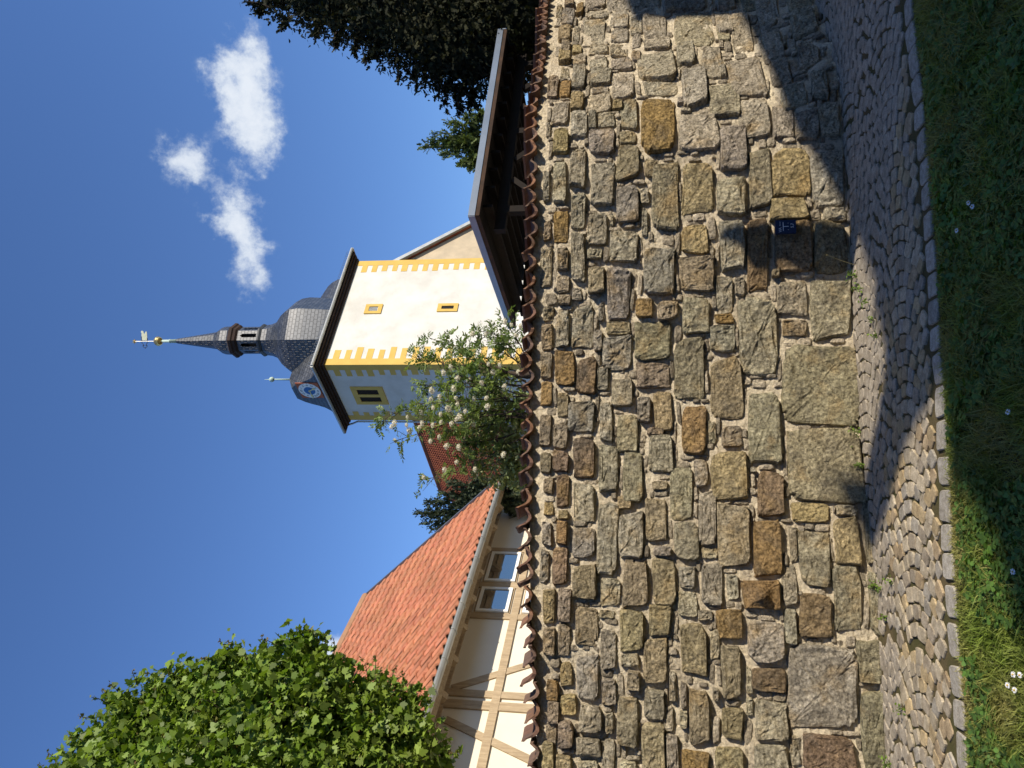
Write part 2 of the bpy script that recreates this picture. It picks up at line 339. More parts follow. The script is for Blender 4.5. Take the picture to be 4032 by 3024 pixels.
# ================================================================== ground, path
kerb_px = [(3840, 3400), (3816, 3024), (3802, 2650), (3774, 2300), (3750, 1980), (3723, 1550), (3704, 1150), (3672, 800), (3649, 386), (3597, 0)]
KP = [on_ground(x, y)[:2] for x, y in kerb_px]
_k = np.array(KP[1:]); _c = np.polyfit(_k[:, 0], _k[:, 1], 3); KP = [KP[0]] + [np.array([x, np.polyval(_c, x)]) for x in np.linspace(_k[0, 0], _k[-1, 0], 9)]
_y0 = KP[1]; KP = [_y0 + np.array([-7.0, -0.95]), _y0 + np.array([-3.0, -0.42])] + KP[1:] + [np.array([3.6, 5.15]), np.array([6.0, 6.2])]
KC = catmull(KP, 20); KS = np.concatenate([[0], np.cumsum(np.linalg.norm(np.diff(KC, axis=0), axis=1))])
def kpos(t): return np.array([np.interp(t, KS, KC[:, 0]), np.interp(t, KS, KC[:, 1])])

g = mobj('lawn', [(-400, -400, 0), (400, -400, 0), (400, 600, 0), (-400, 600, 0)], [(0, 1, 2, 3)], M_SOIL); g['kind'] = 'structure'
# churchyard ground held up by the wall
V = []; F = []
back = [wpos(s, 0, -0.3) for s in np.linspace(S0, S1, 40)]
for p in back: V += [(p[0], p[1], 1.2), (p[0] * 3.0, 140, 1.2 + 0.0)]
for i in range(39): F.append((2 * i, 2 * i + 2, 2 * i + 3, 2 * i + 1))
yard = mobj('churchyard_ground', V, F, M_BOUNCE); yard['kind'] = 'structure'
# path bed
V = []; F = []; n = 90
for i in range(n + 1):
    k = kpos(KS[-1] * i / n); w = WC[int(round(i / n * (len(WC) - 1)))]
    V += [(k[0], k[1], 0.006), (w[0], w[1] + 0.1, 0.006)]
for i in range(n): F.append((2 * i, 2 * i + 2, 2 * i + 3, 2 * i + 1))
path = mobj('cobbled_path', V, F, M_JOINT); path['kind'] = 'structure'

# cobbles in segmental arcs: t along the path, w = 0 at the kerb .. 1 at the wall
def path_pt(t, w):
    k = kpos(t); 
    # foot of the wall opposite this kerb point
    kx, ky = KC[np.searchsorted(KS, min(max(t, 0.01), KS[-1] - 0.01))] if False else k
    d = np.array([kpos(t + 0.05) - kpos(t - 0.05)])[0]; d = d / np.linalg.norm(d); nn = np.array([-d[1], d[0]])
    return k + nn * w, nn, d
def path_width(t):
    k, nn, d = path_pt(t, 0)
    q = WC - k; al = q @ d; i = np.argmin(np.abs(al) + (q @ nn < 0) * 100); return (q @ nn)[i]
t_lo = np.interp(-2.55, KC[:, 0], KS); t_hi = np.interp(4.4, KC[:, 0], KS)
cob = []
pitch = 0.098; t = t_lo - 0.9
ptw = {}
while t < t_hi + 0.6:
    wd = path_width(min(max(t, 0.3), KS[-1] - 0.3))
    w = 0.165 + random.uniform(-.01, .01)
    while w < wd + 0.35:
        l = random.uniform(0.078, 0.122)
        ph = ((w - 0.16) / 0.82) % 1.0 - 0.45
        arc = 0.30 * (1 - (2 * ph) ** 2) if abs(ph) < .5 else 0
        slope = -0.30 * 8 * ph / 0.82
        cob.append((t + arc, w + l / 2, l * random.uniform(.88, 1.0), pitch * random.uniform(0.84, 0.97), math.atan(slope) * 0.85 + random.uniform(-.16, .16)))
        w += l * max(0.78, math.cos(math.atan(slope) * 0.6)) 
    t += pitch
def sett(c, nn, d, l, wd_, ang, h, nv=12, rnd=0.13, top=0.93, sq=0.42):
    """rounded block: l across the path, wd_ along it"""
    out = []; F = []
    ca, sa = math.cos(ang), math.sin(ang)
    ring = []
    k0 = random.uniform(0, 6)
    for j in range(nv):
        a = 2 * math.pi * j / nv + 0.35; x = math.copysign(abs(math.cos(a)) ** sq, math.cos(a)) * l / 2; y = math.copysign(abs(math.sin(a)) ** sq, math.sin(a)) * wd_ / 2
        f = 1 + random.uniform(-rnd, rnd * 0.5); ring.append((x * f, y * f))
    tl = (random.uniform(-.06, .06), random.uniform(-.06, .06))
    for sc, z in ((1.0, -0.01), (1.0, h * 0.55), (top, h), (top * 0.5, h * 1.06)):
        for x, y in ring:
            X = x * sc; Y = y * sc; u = X * ca - Y * sa; v = X * sa + Y * ca
            p = c + nn * u + d * v; out.append((p[0], p[1], z + 0.006 + (tl[0] * u + tl[1] * v if z > 0 else 0)))
    for r_ in range(3):
        for j in range(nv): F.append((r_ * nv + j, r_ * nv + (j + 1) % nv, (r_ + 1) * nv + (j + 1) % nv, (r_ + 1) * nv + j))
    F.append(tuple(3 * nv + j for j in range(nv)))
    return out, F
def project(p):
    q = np.array(p) - CAM; f = q @ np.array(FWD); return 2016 - FPX * (q @ np.array(UPV)) / f, 1512 - FPX * q[0] / f
stuff = MB(); kept = []
for (t, w, l, wd_, ang) in cob:
    if t < 0.2 or t > KS[-1] - .2: continue
    c, nn, d = path_pt(t, w)
    i = np.argmin(np.abs((WC - c) @ d)); gap = (WC[i] - c) @ nn
    if gap < 0.02: continue
    px, py = project((c[0], c[1], 0.02))
    vis = -60 < py < 3084
    kept.append((np.hypot(c[0], c[1]), vis, c, nn, d, l, wd_, ang))
kept.sort(key=lambda q: (not q[1], q[0]))
COBCOL = [(0.44, 0.375, 0.27), (0.38, 0.32, 0.235), (0.48, 0.405, 0.285), (0.42, 0.32, 0.195), (0.48, 0.37, 0.21), (0.40, 0.36, 0.29), (0.49, 0.415, 0.295)]
for i, (dist, vis, c, nn, d, l, wd_, ang) in enumerate(kept):
    h = random.uniform(0.007, 0.013); Vv, Ff = sett(c, nn, d, l, wd_, ang, h)
    if i < 300:
        o = mobj('cobble', Vv, Ff, M_COBBLE, path); q = random.choice(COBCOL); f = random.uniform(.85, 1.12); o.color = (q[0] * f, q[1] * f, q[2] * f, 1)
    else: stuff.add(Vv, Ff)
o = stuff.build('distant_cobbles', M_COBBLE, path); o['kind'] = 'stuff'; o.color = (0.41, 0.355, 0.275, 1)
# kerb row of larger pale granite setts
t = np.interp(-2.7, KC[:, 0], KS); tend = np.interp(4.2, KC[:, 0], KS)
while t < tend:
    l = random.uniform(0.135, 0.185)
    c, nn, d = path_pt(t + l / 2, 0.065 + random.uniform(-.006, .006))
    Vv, Ff = sett(c, nn, d, 0.125, l * 0.95, random.uniform(-.05, .05), random.uniform(0.008, 0.016), nv=14, rnd=0.06, top=0.94, sq=0.32)
    o = mobj('kerb_stone', Vv, Ff, M_KERB, path); f = random.uniform(.85, 1.15); o.color = (0.42 * f, 0.385 * f, 0.32 * f, 1)
    t += l + random.uniform(0.0, 0.02)

# ================================================================== stone wall
wall = empty('stone_wall', wpos(WS[len(WS) // 2], 0), 'long curving rubble stone wall with clay tile coping beside the cobbled path', 'wall')
V = []; F = []; ns = 900; nzr = 150
sarr = np.linspace(S0, S1, ns)
for i, s in enumerate(sarr):
    zt = wall_top(s) + 0.026
    for j in range(nzr + 1):
        z = -0.05 + (zt + 0.05) * j / nzr
        of = 0.018 * nz3(s * 3.1, z * 3.1, 1.0) + 0.012 * nz3(s * 11, z * 11, 4.0) + 0.010 * (0.3 - abs(nz3(s * 24, z * 24, 9.0))) + 0.006 * nz3(s * 60, z * 60, 3.0) + apron(s, z) * (0.8 + 0.9 * nz3(s * 5, z * 5, 2.2))
        V.append(wpos(s, z, of))
for i in range(ns - 1):
    for j in range(nzr):
        a = i * (nzr + 1) + j; F.append((a, a + nzr + 1, a + nzr + 2, a + 1))
k0 = len(V)
for i, s in enumerate(sarr):
    zt = wall_top(s) + 0.026; V.append(wpos(s, zt + 0.01, -0.3)); V.append(wpos(s, zt, -0.6)); V.append(wpos(s, -0.05, -0.6))
for i in range(ns - 1):
    a = i * (nzr + 1) + nzr; b = (i + 1) * (nzr + 1) + nzr; p = k0 + 3 * i; q = p + 3
    F += [(a, b, q, p), (p, q, q + 1, p + 1), (p + 1, q + 1, q + 2, p + 2)]
kid(mobj('mortar_core', V, F, M_MORTAR, None, False), wall)

PAL = {'P': (0.66, 0.57, 0.425), 'K': (0.64, 0.56, 0.43), 'G': (0.51, 0.455, 0.365), 'O': (0.52, 0.345, 0.16), 'Y': (0.63, 0.50, 0.28),
       'B': (0.54, 0.445, 0.285), 'M': (0.52, 0.455, 0.315), 'N': (0.53, 0.425, 0.305), 'D': (0.35, 0.25, 0.17), 'R': (0.42, 0.30, 0.19)}
T1 = ((2050, 0), 2.765, """475,15,585,112,N 440,125,585,290,G 410,305,545,480,Y 610,65,688,190,O 440,485,545,610,N 410,615,555,725,Y 425,740,530,880,P
555,740,712,1010,G 430,905,545,1085,O 290,870,415,1100,N 550,1050,690,1240,Y 340,1110,530,1395,P 545,1240,730,1530,K 350,1440,525,1690,Y 560,510,665,605,Y 570,600,715,735,P
570,290,645,480,P 390,70,450,200,P 730,120,965,232,P 700,-20,920,105,P 680,240,935,500,P 970,140,1190,320,P 1200,185,1325,395,P 975,330,1190,490,P 740,510,955,610,P 965,500,1180,630,P
735,640,960,780,P 980,640,1215,785,P 765,785,990,950,K 770,962,975,1025,P 1000,790,1245,1105,P 740,1035,985,1255,P 1000,1115,1105,1220,Y 1080,1100,1280,1440,G 740,1250,825,1450,G 835,1262,1030,1412,P
740,1425,1040,1700,K 1075,1440,1265,1590,B 1215,410,1305,540,P 1205,560,1310,680,P 1320,440,1635,575,K 1320,205,1590,432,K 1640,165,2110,520,P 1260,595,1695,895,K 1320,905,1735,1060,P 1294,1070,1700,1703,O
1745,755,2025,1190,K 1695,480,1890,740,K 1965,535,2205,900,K 1715,1240,2155,1660,K 1740,1192,1850,1255,K 935,-40,1190,130,P 1200,-60,1540,150,K 1545,-60,2060,155,K 2120,-30,2330,140,K 2115,150,2300,400,P 1700,1080,1830,1170,K 280,1350,325,1510,P""")
T2 = ((2050, 600), 1.586, """195,50,290,350,K 205,375,298,588,O 225,610,305,755,N 230,765,310,890,N 305,-30,415,230,K 310,260,410,485,K 315,510,405,830,K 430,55,592,345,G 415,380,548,600,K 410,610,515,670,K
595,-32,745,182,B 595,210,740,450,G 555,490,730,700,K 415,710,525,890,N 535,715,692,1055,G 770,50,858,165,B 818,50,985,510,M 1000,50,1220,395,Y 755,345,792,540,K 740,230,800,330,P 755,575,970,915,G 1000,460,1175,640,Y
990,650,1210,880,N 712,918,830,1040,O 850,930,985,1055,N 1005,905,1183,1143,M 140,120,185,330,K 145,430,190,560,N 120,590,195,850,K 235,892,315,960,N 320,850,385,930,K 560,395,580,470,K""")
T3 = ((2050, 1200), 1.586, """225,35,305,275,K 322,10,455,285,K 455,160,510,300,K 535,110,692,190,B 510,195,705,415,G 710,110,950,350,M 720,360,940,530,N 125,300,200,470,N 125,478,200,640,O 212,290,345,515,O 345,325,470,570,R
472,395,548,550,G 230,552,300,710,B 292,605,470,815,G 490,600,575,860,K 560,465,712,650,M 722,575,815,745,G 830,550,950,790,Y 960,215,1150,600,M 1000,610,1160,945,O 598,675,740,920,M 790,825,955,1065,M 780,775,900,820,N
120,690,195,890,N 205,745,300,905,N 325,835,475,1095,D 485,870,615,1175,K 200,912,305,1057,D 120,920,195,1055,B 140,10,210,110,K 130,120,205,285,N 1172,725,1212,870,K 640,930,770,1250,M 485,-10,520,110,K""")
T4 = ((2050, 1800), 1.586, """220,117,308,315,D 140,135,205,235,N 142,280,210,370,Y 235,330,300,392,Y 225,398,300,550,O 320,165,462,405,K 325,430,468,635,G 480,250,615,730,K 615,340,770,630,K 600,240,690,330,Y 772,250,920,545,B
820,155,920,210,B 935,60,1075,400,M 945,410,1112,650,M 1082,5,1170,195,K 1105,200,1225,555,K 1127,562,1238,635,P 827,557,945,625,K 820,630,975,920,B 632,655,800,945,B 195,555,303,810,R 122,580,180,800,K 132,405,195,560,K
325,660,488,905,B 500,740,620,940,K 140,815,220,1050,Y 232,820,318,1040,N 985,668,1095,830,K 1127,652,1266,920,K 980,842,1108,1005,K 787,910,940,1118,B 650,640,705,690,N""")
T5 = ((2050, 2400), 1.5262, """320,-20,465,220,B 585,-5,738,250,B 470,0,570,50,K 135,100,213,275,N 220,85,300,295,N 330,260,475,540,G 480,110,578,365,K 592,258,715,345,K 637,360,720,490,B 735,160,888,450,B 735,460,862,668,M 952,75,1130,410,B
150,415,235,545,O 238,315,310,470,Y 237,500,340,635,Y 160,545,235,680,N 150,672,215,798,N 225,665,320,835,N 347,565,500,735,K 510,612,560,740,K 482,400,575,578,K 570,520,715,815,M 720,680,870,985,B 893,352,930,565,K 857,572,920,730,K
872,737,950,985,K 330,760,495,875,M 487,780,570,985,K 127,790,205,960,Y 207,865,305,1000,Y 1005,450,1130,815,B 965,840,1130,1010,O 590,900,700,990,K 952,600,1000,710,K 962,432,995,595,K 1065,0,1150,65,K 1152,460,1190,550,K 1132,120,1198,300,P 30,985,120,1100,N 340,890,470,1010,K""")
Z1 = ((2400, 0), 1.3554, """572,105,640,228,P 640,85,765,300,P 622,310,830,535,P 692,540,860,750,P 530,450,690,640,K 587,660,730,940,K 872,560,980,750,P 737,790,865,1130,M 860,790,1070,1055,Y 1064,800,1255,1112,K 567,960,730,1168,K
845,1068,1058,1185,Y 1066,1118,1123,1178,P 1130,1116,1263,1192,K 1258,1122,1300,1200,K 780,-20,900,180,K 800,190,920,330,K 850,345,960,480,K 905,490,1040,610,K 985,600,1115,760,K 700,-20,775,75,K 580,330,615,430,K 930,-30,1060,120,K 960,130,1080,270,K 1000,290,1110,420,K 1060,440,1150,580,K 1110,600,1210,740,K""")
Z2 = ((2400, 800), 1.3554, """1080,105,1270,395,B 582,85,725,380,K 732,100,845,500,R 567,385,662,598,P 668,392,720,500,P 560,592,660,645,O 527,655,670,800,G 525,830,712,1155,B 684,515,885,930,K 887,412,1060,615,K 907,622,1055,715,N 1067,405,1290,735,M
908,748,1320,1195,M 737,980,915,1410,M 527,1165,568,1285,K 597,1192,705,1310,N 527,1315,745,1580,Y 862,97,1073,375,R 950,1205,1370,1610,M 778,1442,935,1685,R 750,1412,778,1440,K 860,360,905,400,N""")
Z3 = ((2400, 1800), 1.3554, """967,245,1175,360,Y 575,245,755,605,B 757,340,925,655,O 1010,390,1178,700,M 1187,315,1328,578,Y 1183,582,1345,960,M 1000,732,1180,972,R 702,650,905,825,O 932,808,995,990,G 917,572,1000,795,K 960,368,1000,568,P
567,812,720,970,O 722,868,930,1098,K 592,987,705,1290,B 752,1118,940,1253,R 945,1000,1318,1468,K 1314,960,1450,1203,M 1337,1212,1475,1690,M 772,1292,950,1512,K 590,1322,710,1508,B 727,1112,760,1270,K 727,1278,765,1383,P
772,1518,950,1690,K 557,1537,720,1690,B 1030,1475,1318,1690,R 1382,602,1430,955,M 1358,235,1420,570,M 622,622,690,768,K 1200,258,1320,318,K 960,1480,1022,1650,P 1190,262,1195,300,K""")
stones = []
for (off, sc, txt) in (T1, T2, T3, T4, T5, Z1, Z2, Z3):
    for w in txt.split():
        a = w.split(','); x0, y0, x1, y1 = [float(q) / sc for q in a[:4]]
        stones.append((off[0] + x0, off[1] + y0, off[0] + x1, off[1] + y1, a[4]))
def build_stone(x0, y0, x1, y1, c, idx):
    cx, cy = (x0 + x1) / 2, (y0 + y1) / 2
    s_l, zm = wall_sz(cx, y1); s_r, _ = wall_sz(cx, y0); _, zt = wall_sz(x0, cy); _, zb = wall_sz(x1, cy)
    sc_ = (s_l + s_r) / 2; zc = (zt + zb) / 2; a = (s_r - s_l) / 2; b = (zt - zb) / 2; md = min(a, b)
    rs = random.Random(idx * 13 + 5)
    quad = [rs.uniform(4.0, 12.0) for _ in range(4)]; big = md > 0.1
    pro = rs.uniform(0.020, 0.046) + 0.05 * md + (0.018 if rs.random() < .25 else 0)
    if c in 'PK': pro *= 0.85
    if c == 'P': pro *= 0.6
    rings = [(1.03, -0.06), (1.0, 0.55), (0.985, 0.86), (0.94, 0.97), (0.84, 1.0), (0.70, 1.01), (0.55, 1.02), (0.40, 1.03), (0.24, 1.03), (0.1, 1.03)]
    nv = 44 if big else 28
    tx, tz = rs.uniform(-.10, .10), rs.uniform(-.10, .10); seed = idx * 3.7
    # each corner of the block pulled about on its own
    cs = [(rs.uniform(-.20, .05), rs.uniform(-.20, .05)) for _ in range(4)]
    crag = 1.0 if c in 'KGPN' else 0.75
    V = []; F = []
    for (k, h) in rings:
        for j in range(nv):
            t = 2 * math.pi * j / nv; ct, st = math.cos(t), math.sin(t)
            mq = quad[(0 if ct > 0 else 1) + (0 if st > 0 else 2)]; ex = math.copysign(abs(ct) ** (2 / mq), ct); ez = math.copysign(abs(st) ** (2 / mq), st)
            lf = 1 + 0.07 * nz3(ct * 1.6 + seed, st * 1.6, 0.5) + 0.06 * nz3(ct * 4.2 + seed, st * 4.2, 2.5) + 0.05 * nz3(ct * 11 + seed, st * 11, 5.5)
            ex *= lf; ez *= lf
            u_, v_ = (ex + 1) / 2, (ez + 1) / 2; dx = dz = 0
            for (gu, gv), (ox, oz) in zip(((1, 1), (0, 1), (1, 0), (0, 0)), cs):
                wq = (u_ if gu else 1 - u_) * (v_ if gv else 1 - v_); dx += wq * ox * (1 if gu else -1); dz += wq * oz * (1 if gv else -1)
            X = (ex + dx) * a * k; Z = (ez + dz) * b * k
            rough = 0
            if h > .3:
                rough = 0.016 * nz3(X * 7 + seed, Z * 7, 1) + 0.020 * (0.35 - abs(nz3(X * 15 + seed, Z * 15, 3))) + 0.016 * (0.3 - abs(nz3(X * 36, Z * 36 + seed, 7))) + 0.007 * nz3(X * 90, Z * 90 + seed, 9)
                rough *= crag * (1 if k < .95 else .6)
            of = pro * h + ((tx * X + tz * Z) if h > .3 else 0) + rough
            if c == 'O' and idx in KNOB: of += 0.075 * math.exp(-((X / 0.05) ** 2 + (Z / 0.05) ** 2))
            V.append(wpos(sc_ + X, zc + Z, of + apron(sc_ + X, zc + Z) * 0.9))
    for r_ in range(len(rings) - 1):
        for j in range(nv): F.append((r_ * nv + j, r_ * nv + (j + 1) % nv, (r_ + 1) * nv + (j + 1) % nv, (r_ + 1) * nv + j))
    F.append(tuple((len(rings) - 1) * nv + j for j in range(nv)))
    o = mobj('stone', V, F, M_STONE, None, False); kid(o, wall)
    q = PAL[c]; f = rs.uniform(.86, 1.12); o.color = (q[0] * f, q[1] * f * rs.uniform(.97, 1.03), q[2] * f * rs.uniform(.88, 1.02), 1)
KNOB = {i for i, q in enumerate(stones) if abs(q[0] - (2400 + 702 / 1.3554)) < 1}
for i, q in enumerate(stones): build_stone(*q, i)
# stones of the wall beyond both edges of the picture, so that the wall goes on
extra = 0
for lo, hi in ((S0 + .1, wall_sz(2800, 3010)[0] - 0.1), (wall_sz(2800, 0)[0] + 0.25, S1 - .2)):
    z = 0.12
    while z < 2.1:
        s = lo + random.uniform(0, .2); h = random.uniform(.13, .24)
        while s < hi:
            l = random.uniform(.16, .42)
            if extra < 60:
                V = []; F = []; nv = 10
                for k, of in ((1, -.01), (1, .015), (.85, .03), (.3, .035)):
                    for j in range(nv):
                        t = 2 * math.pi * j / nv; ct, st = math.cos(t), math.sin(t)
                        V.append(wpos(s + l / 2 + math.copysign(abs(ct) ** .5, ct) * l * .44 * k, z + math.copysign(abs(st) ** .5, st) * h * .42 * k, of))
                for r_ in range(3):
                    for j in range(nv): F.append((r_ * nv + j, r_ * nv + (j + 1) % nv, (r_ + 1) * nv + (j + 1) % nv, (r_ + 1) * nv + j))
                F.append(tuple(3 * nv + j for j in range(nv)))
                o = kid(mobj('stone', V, F, M_STONE, None, True), wall); q = PAL[random.choice('PKGBNY')]; o.color = (*q, 1); extra += 1
            s += l
        z += h
# small packing stones wedged into the wide joints: too many to pick apart, one part
boxes = []
for (x0, y0, x1, y1, c) in stones:
    cx, cy = (x0 + x1) / 2, (y0 + y1) / 2
    s_l = wall_sz(cx, y1)[0]; s_r = wall_sz(cx, y0)[0]; zt = wall_sz(x0, cy)[1]; zb = wall_sz(x1, cy)[1]; boxes.append(((s_l + s_r) / 2, (zt + zb) / 2, (s_r - s_l) / 2, (zt - zb) / 2))
BX = np.array(boxes); sa = wall_sz(2800, 3020)[0]; sb = wall_sz(2800, 5)[0]; fill = MB(); sspan = wall_sz(2800, 600)[0]
for tries in range(9000):
    s_ = random.uniform(sa, sb); z = random.uniform(.06, wall_top(s_) - .10)
    dx = np.abs(BX[:, 0] - s_) - BX[:, 2] * .92; dz = np.abs(BX[:, 1] - z) - BX[:, 3] * .92
    clear = np.maximum(dx, dz)
    if clear.min() < .016: continue
    # grow the two half-sizes until they touch a neighbour
    ha = hb = .014
    for _ in range(26):
        grew = False
        if ha < .085 and not ((dx < ha + .008) & (dz < hb)).any(): ha += .006; grew = True
        if hb < .045 and not ((dx < ha) & (dz < hb + .008)).any(): hb += .005; grew = True
        if not grew: break
    BX = np.vstack([BX, [s_, z, ha + .004, hb + .004]]); k0 = len(fill.V); nv = 11; pr = random.uniform(.008, .026); sd = tries * .37; tl = random.uniform(-.2, .2)
    for k, h in ((1.03, -.3), (1.0, .6), (.82, 1.0), (.4, 1.1)):
        for j in range(nv):
            t = 2 * math.pi * j / nv; ct, st = math.cos(t), math.sin(t); lf = 1 + .22 * nz3(ct * 2 + sd, st * 2, 1)
            X = math.copysign(abs(ct) ** .5, ct) * ha * lf * k; Z = math.copysign(abs(st) ** .5, st) * hb * lf * k + tl * X * .5
            fill.V.append(tuple(wpos(s_ + X, z + Z, pr * h + .012 * nz3(X * 30 + sd, Z * 30, 2) + apron(s_ + X, z + Z) * .95)))
    for r_ in range(3):
        for j in range(nv): fill.F.append((k0 + r_ * nv + j, k0 + r_ * nv + (j + 1) % nv, k0 + (r_ + 1) * nv + (j + 1) % nv, k0 + (r_ + 1) * nv + j))
    fill.F.append(tuple(k0 + 3 * nv + j for j in range(nv)))
o = kid(fill.build('packing_stones', M_PACK), wall); o['kind'] = 'stuff'
# coping tiles: S-shaped troughs with a high left lip
prof = [(0.56, 0.030), (0.50, 0.040), (0.36, 0.024), (0.18, 0.004), (0.0, -0.002), (-0.2, 0.010), (-0.38, 0.036), (-0.52, 0.066), (-0.62, 0.080), (-0.68, 0.084)]
def coping_tile_mesh(wd_, amp, seed):
    V = []; F = []; rr = random.Random(seed); n = len(prof)
    for iy, (yy, zz) in enumerate(((0.0, 0.0), (0.12, 0.008), (0.34, 0.03))):
        for lay in (0, 1):
            for x, z in prof:
                th = 0.024 if lay == 0 else 0.0
                V.append((x * wd_ * 1.0 + rr.uniform(-.002, .002), yy + (rr.uniform(-.008, .008) if iy == 0 else 0), z * amp + zz + th * (1 - 0.35 * abs(x)) + rr.uniform(-.0015, .0015)))
    def idx(iy, lay, i): return (iy * 2 + lay) * n + i
    for iy in range(2):
        for i in range(n - 1):
            F.append((idx(iy, 0, i), idx(iy, 0, i + 1), idx(iy + 1, 0, i + 1), idx(iy + 1, 0, i)))
            F.append((idx(iy, 1, i), idx(iy + 1, 1, i), idx(iy + 1, 1, i + 1), idx(iy, 1, i + 1)))
        for i in (0, n - 1): F.append((idx(iy, 0, i), idx(iy + 1, 0, i), idx(iy + 1, 1, i), idx(iy, 1, i)))
    for i in range(n - 1): F.append((idx(0, 0, i), idx(0, 1, i), idx(0, 1, i + 1), idx(0, 0, i + 1)))
    return mesh_data('coping_tile', V, F, M_CLAY, False)
TILES = [coping_tile_mesh(0.128, 1.0, q) for q in range(5)]
s = wall_sz(2120, 3060)[0] - 0.6; send = S1 - 1.2
while s < send:
    o = bpy.data.objects.new('coping_tile', random.choice(TILES)); COL.objects.link(o)
    tx = np.interp(s, WS, WT[:, 0]); ty = np.interp(s, WS, WT[:, 1])
    p = wpos(s, wall_top(s) + random.uniform(-.014, .010), random.uniform(0.050, 0.095))
    # local x along the wall to the right, local y away from the path into the wall
    M4 = Matrix(((tx, -ty, 0, p[0]), (ty, tx, 0, p[1]), (0, 0, 1, p[2]), (0, 0, 0, 1)))
    M4 = M4 @ Matrix.Rotation(random.uniform(-.2, .16), 4, 'Y') @ Matrix.Rotation(random.uniform(-.14, .14), 4, 'Z') @ Matrix.Scale(random.uniform(.93, 1.06), 4)
    o.parent = wall; o.matrix_parent_inverse = Matrix.Translation(-Vector(wall.location)); o.matrix_basis = M4; q = random.choice(((.22, .115, .065), (.18, .095, .062), (.26, .13, .07), (.15, .092, .066), (.20, .12, .08))); o.color = (*q, 1)
    s += random.uniform(0.116, 0.146)

# water-main plaque on the wall
def text_mesh(txt, size, name='lettering', extrude=0.0005):
    cu = bpy.data.curves.new('t', 'FONT'); cu.body = txt; cu.size = size; cu.extrude = extrude; cu.align_x = 'CENTER'; cu.align_y = 'CENTER'
    ob = bpy.data.objects.new('t', cu); COL.objects.link(ob); dg = bpy.context.evaluated_depsgraph_get()
    me = bpy.data.meshes.new_from_object(ob.evaluated_get(dg)); bpy.data.objects.remove(ob); return me
sL, zP = wall_sz(3084, 911); pc = wpos(sL, zP, 0.10)
tx = np.interp(sL, WS, WT[:, 0]); ty = np.interp(sL, WS, WT[:, 1])
PM = Matrix(((tx, 0, ty, pc[0]), (ty, 0, -tx, pc[1]), (0, 1, 0, pc[2]), (0, 0, 0, 1)))   # local x right, y up, z out of the wall
pq = empty('water_valve_plaque', pc, 'small dark blue water valve plaque reading VA 5,7 fixed to the stone wall', 'sign')
def plq(me, name, m_, M4, parent=pq):
    o = bpy.data.objects.new(name, me); me.materials.clear(); me.materials.append(m_); COL.objects.link(o); o.parent = parent
    o.matrix_parent_inverse = Matrix.Translation(-Vector(parent.location)); o.matrix_basis = M4; return o
w2, h2 = 0.0505, 0.0735
b = MB(); b.box((-w2, -h2, -0.03), (2 * w2, 0, 0), (0, 2 * h2, 0), (0, 0, 0.03)); plq(mesh_data('plate', b.V, b.F, M_SIGN), 'plate', M_SIGN, PM)
for me, nm, lx, ly in ((text_mesh('VA', 0.030), 'lettering', -0.026, 0.040), (text_mesh('Wasser', 0.0115), 'lettering', 0.022, 0.041), (text_mesh('5,7', 0.030), 'number', 0.006, -0.047)):
    plq(me, nm, M_SIGNTXT, PM @ Matrix.Translation((lx, ly, 0.0012)))
b = MB(); b.box((-0.034, 0.016, 0), (0.068, 0, 0), (0, 0.005, 0), (0, 0, 0.001)); b.box((-0.0025, -0.020, 0), (0.005, 0, 0), (0, 0.036, 0), (0, 0, 0.001))
for sx in (-1, 1): b.box((sx * 0.026 - .0015, -0.020, 0), (0.003, 0, 0), (0, 0.006, 0), (0, 0, 0.001))
plq(mesh_data('symbol', b.V, b.F, M_SIGNTXT), 'symbol', M_SIGNTXT, PM @ Matrix.Translation((0, 0, 0.0008)))
# crumbled stones make the plaque stand off: two fixing pins into the wall
for yy in (-0.06, 0.06):
    b = MB(); b.tube([(0, yy, -0.12), (0, yy, -0.028)], 0.004, 6); plq(mesh_data('fixing_pin', b.V, b.F, M_IRON), 'fixing_pin', M_IRON, PM)

# ================================================================== church tower
DR = np.array([0.775, 0.632, 0]); DL = np.array([-0.632, 0.775, 0]); TC = np.array([0.875, 33.4, 0]); UZ = np.array([0, 0, 1.0])
TA, TCW, ZB, ZC = 7.0, 4.2, 1.2, 15.6
def tp(a, c, z): return TC + DR * a + DL * c + UZ * z
def rf(px, py): p = on_plane(px, py, TC, DL); q = p - TC; return q @ DR, p[2]
def lf(px, py): p = on_plane(px, py, TC, DR); q = p - TC; return q @ DL, p[2]
tower = empty('church_tower', tp(3.5, 2.1, ZB), 'white church tower with yellow quoins and curved slate spire', 'tower')
b = MB(); b.box(tp(0, 0, ZB), DR * TA, DL * TCW, UZ * (ZC - ZB)); part(b, 'wall', M_PLASTER, tower)
def face_box(face, lo, hi, z0, z1, t, inset=0.0):
    b = MB()
    if face == 'R': b.box(tp(lo, -t, z0), DR * (hi - lo), DL * (t - inset), UZ * (z1 - z0))
    else: b.box(tp(-t, lo, z0), DR * (t - inset), DL * (hi - lo), UZ * (z1 - z0))
    return b
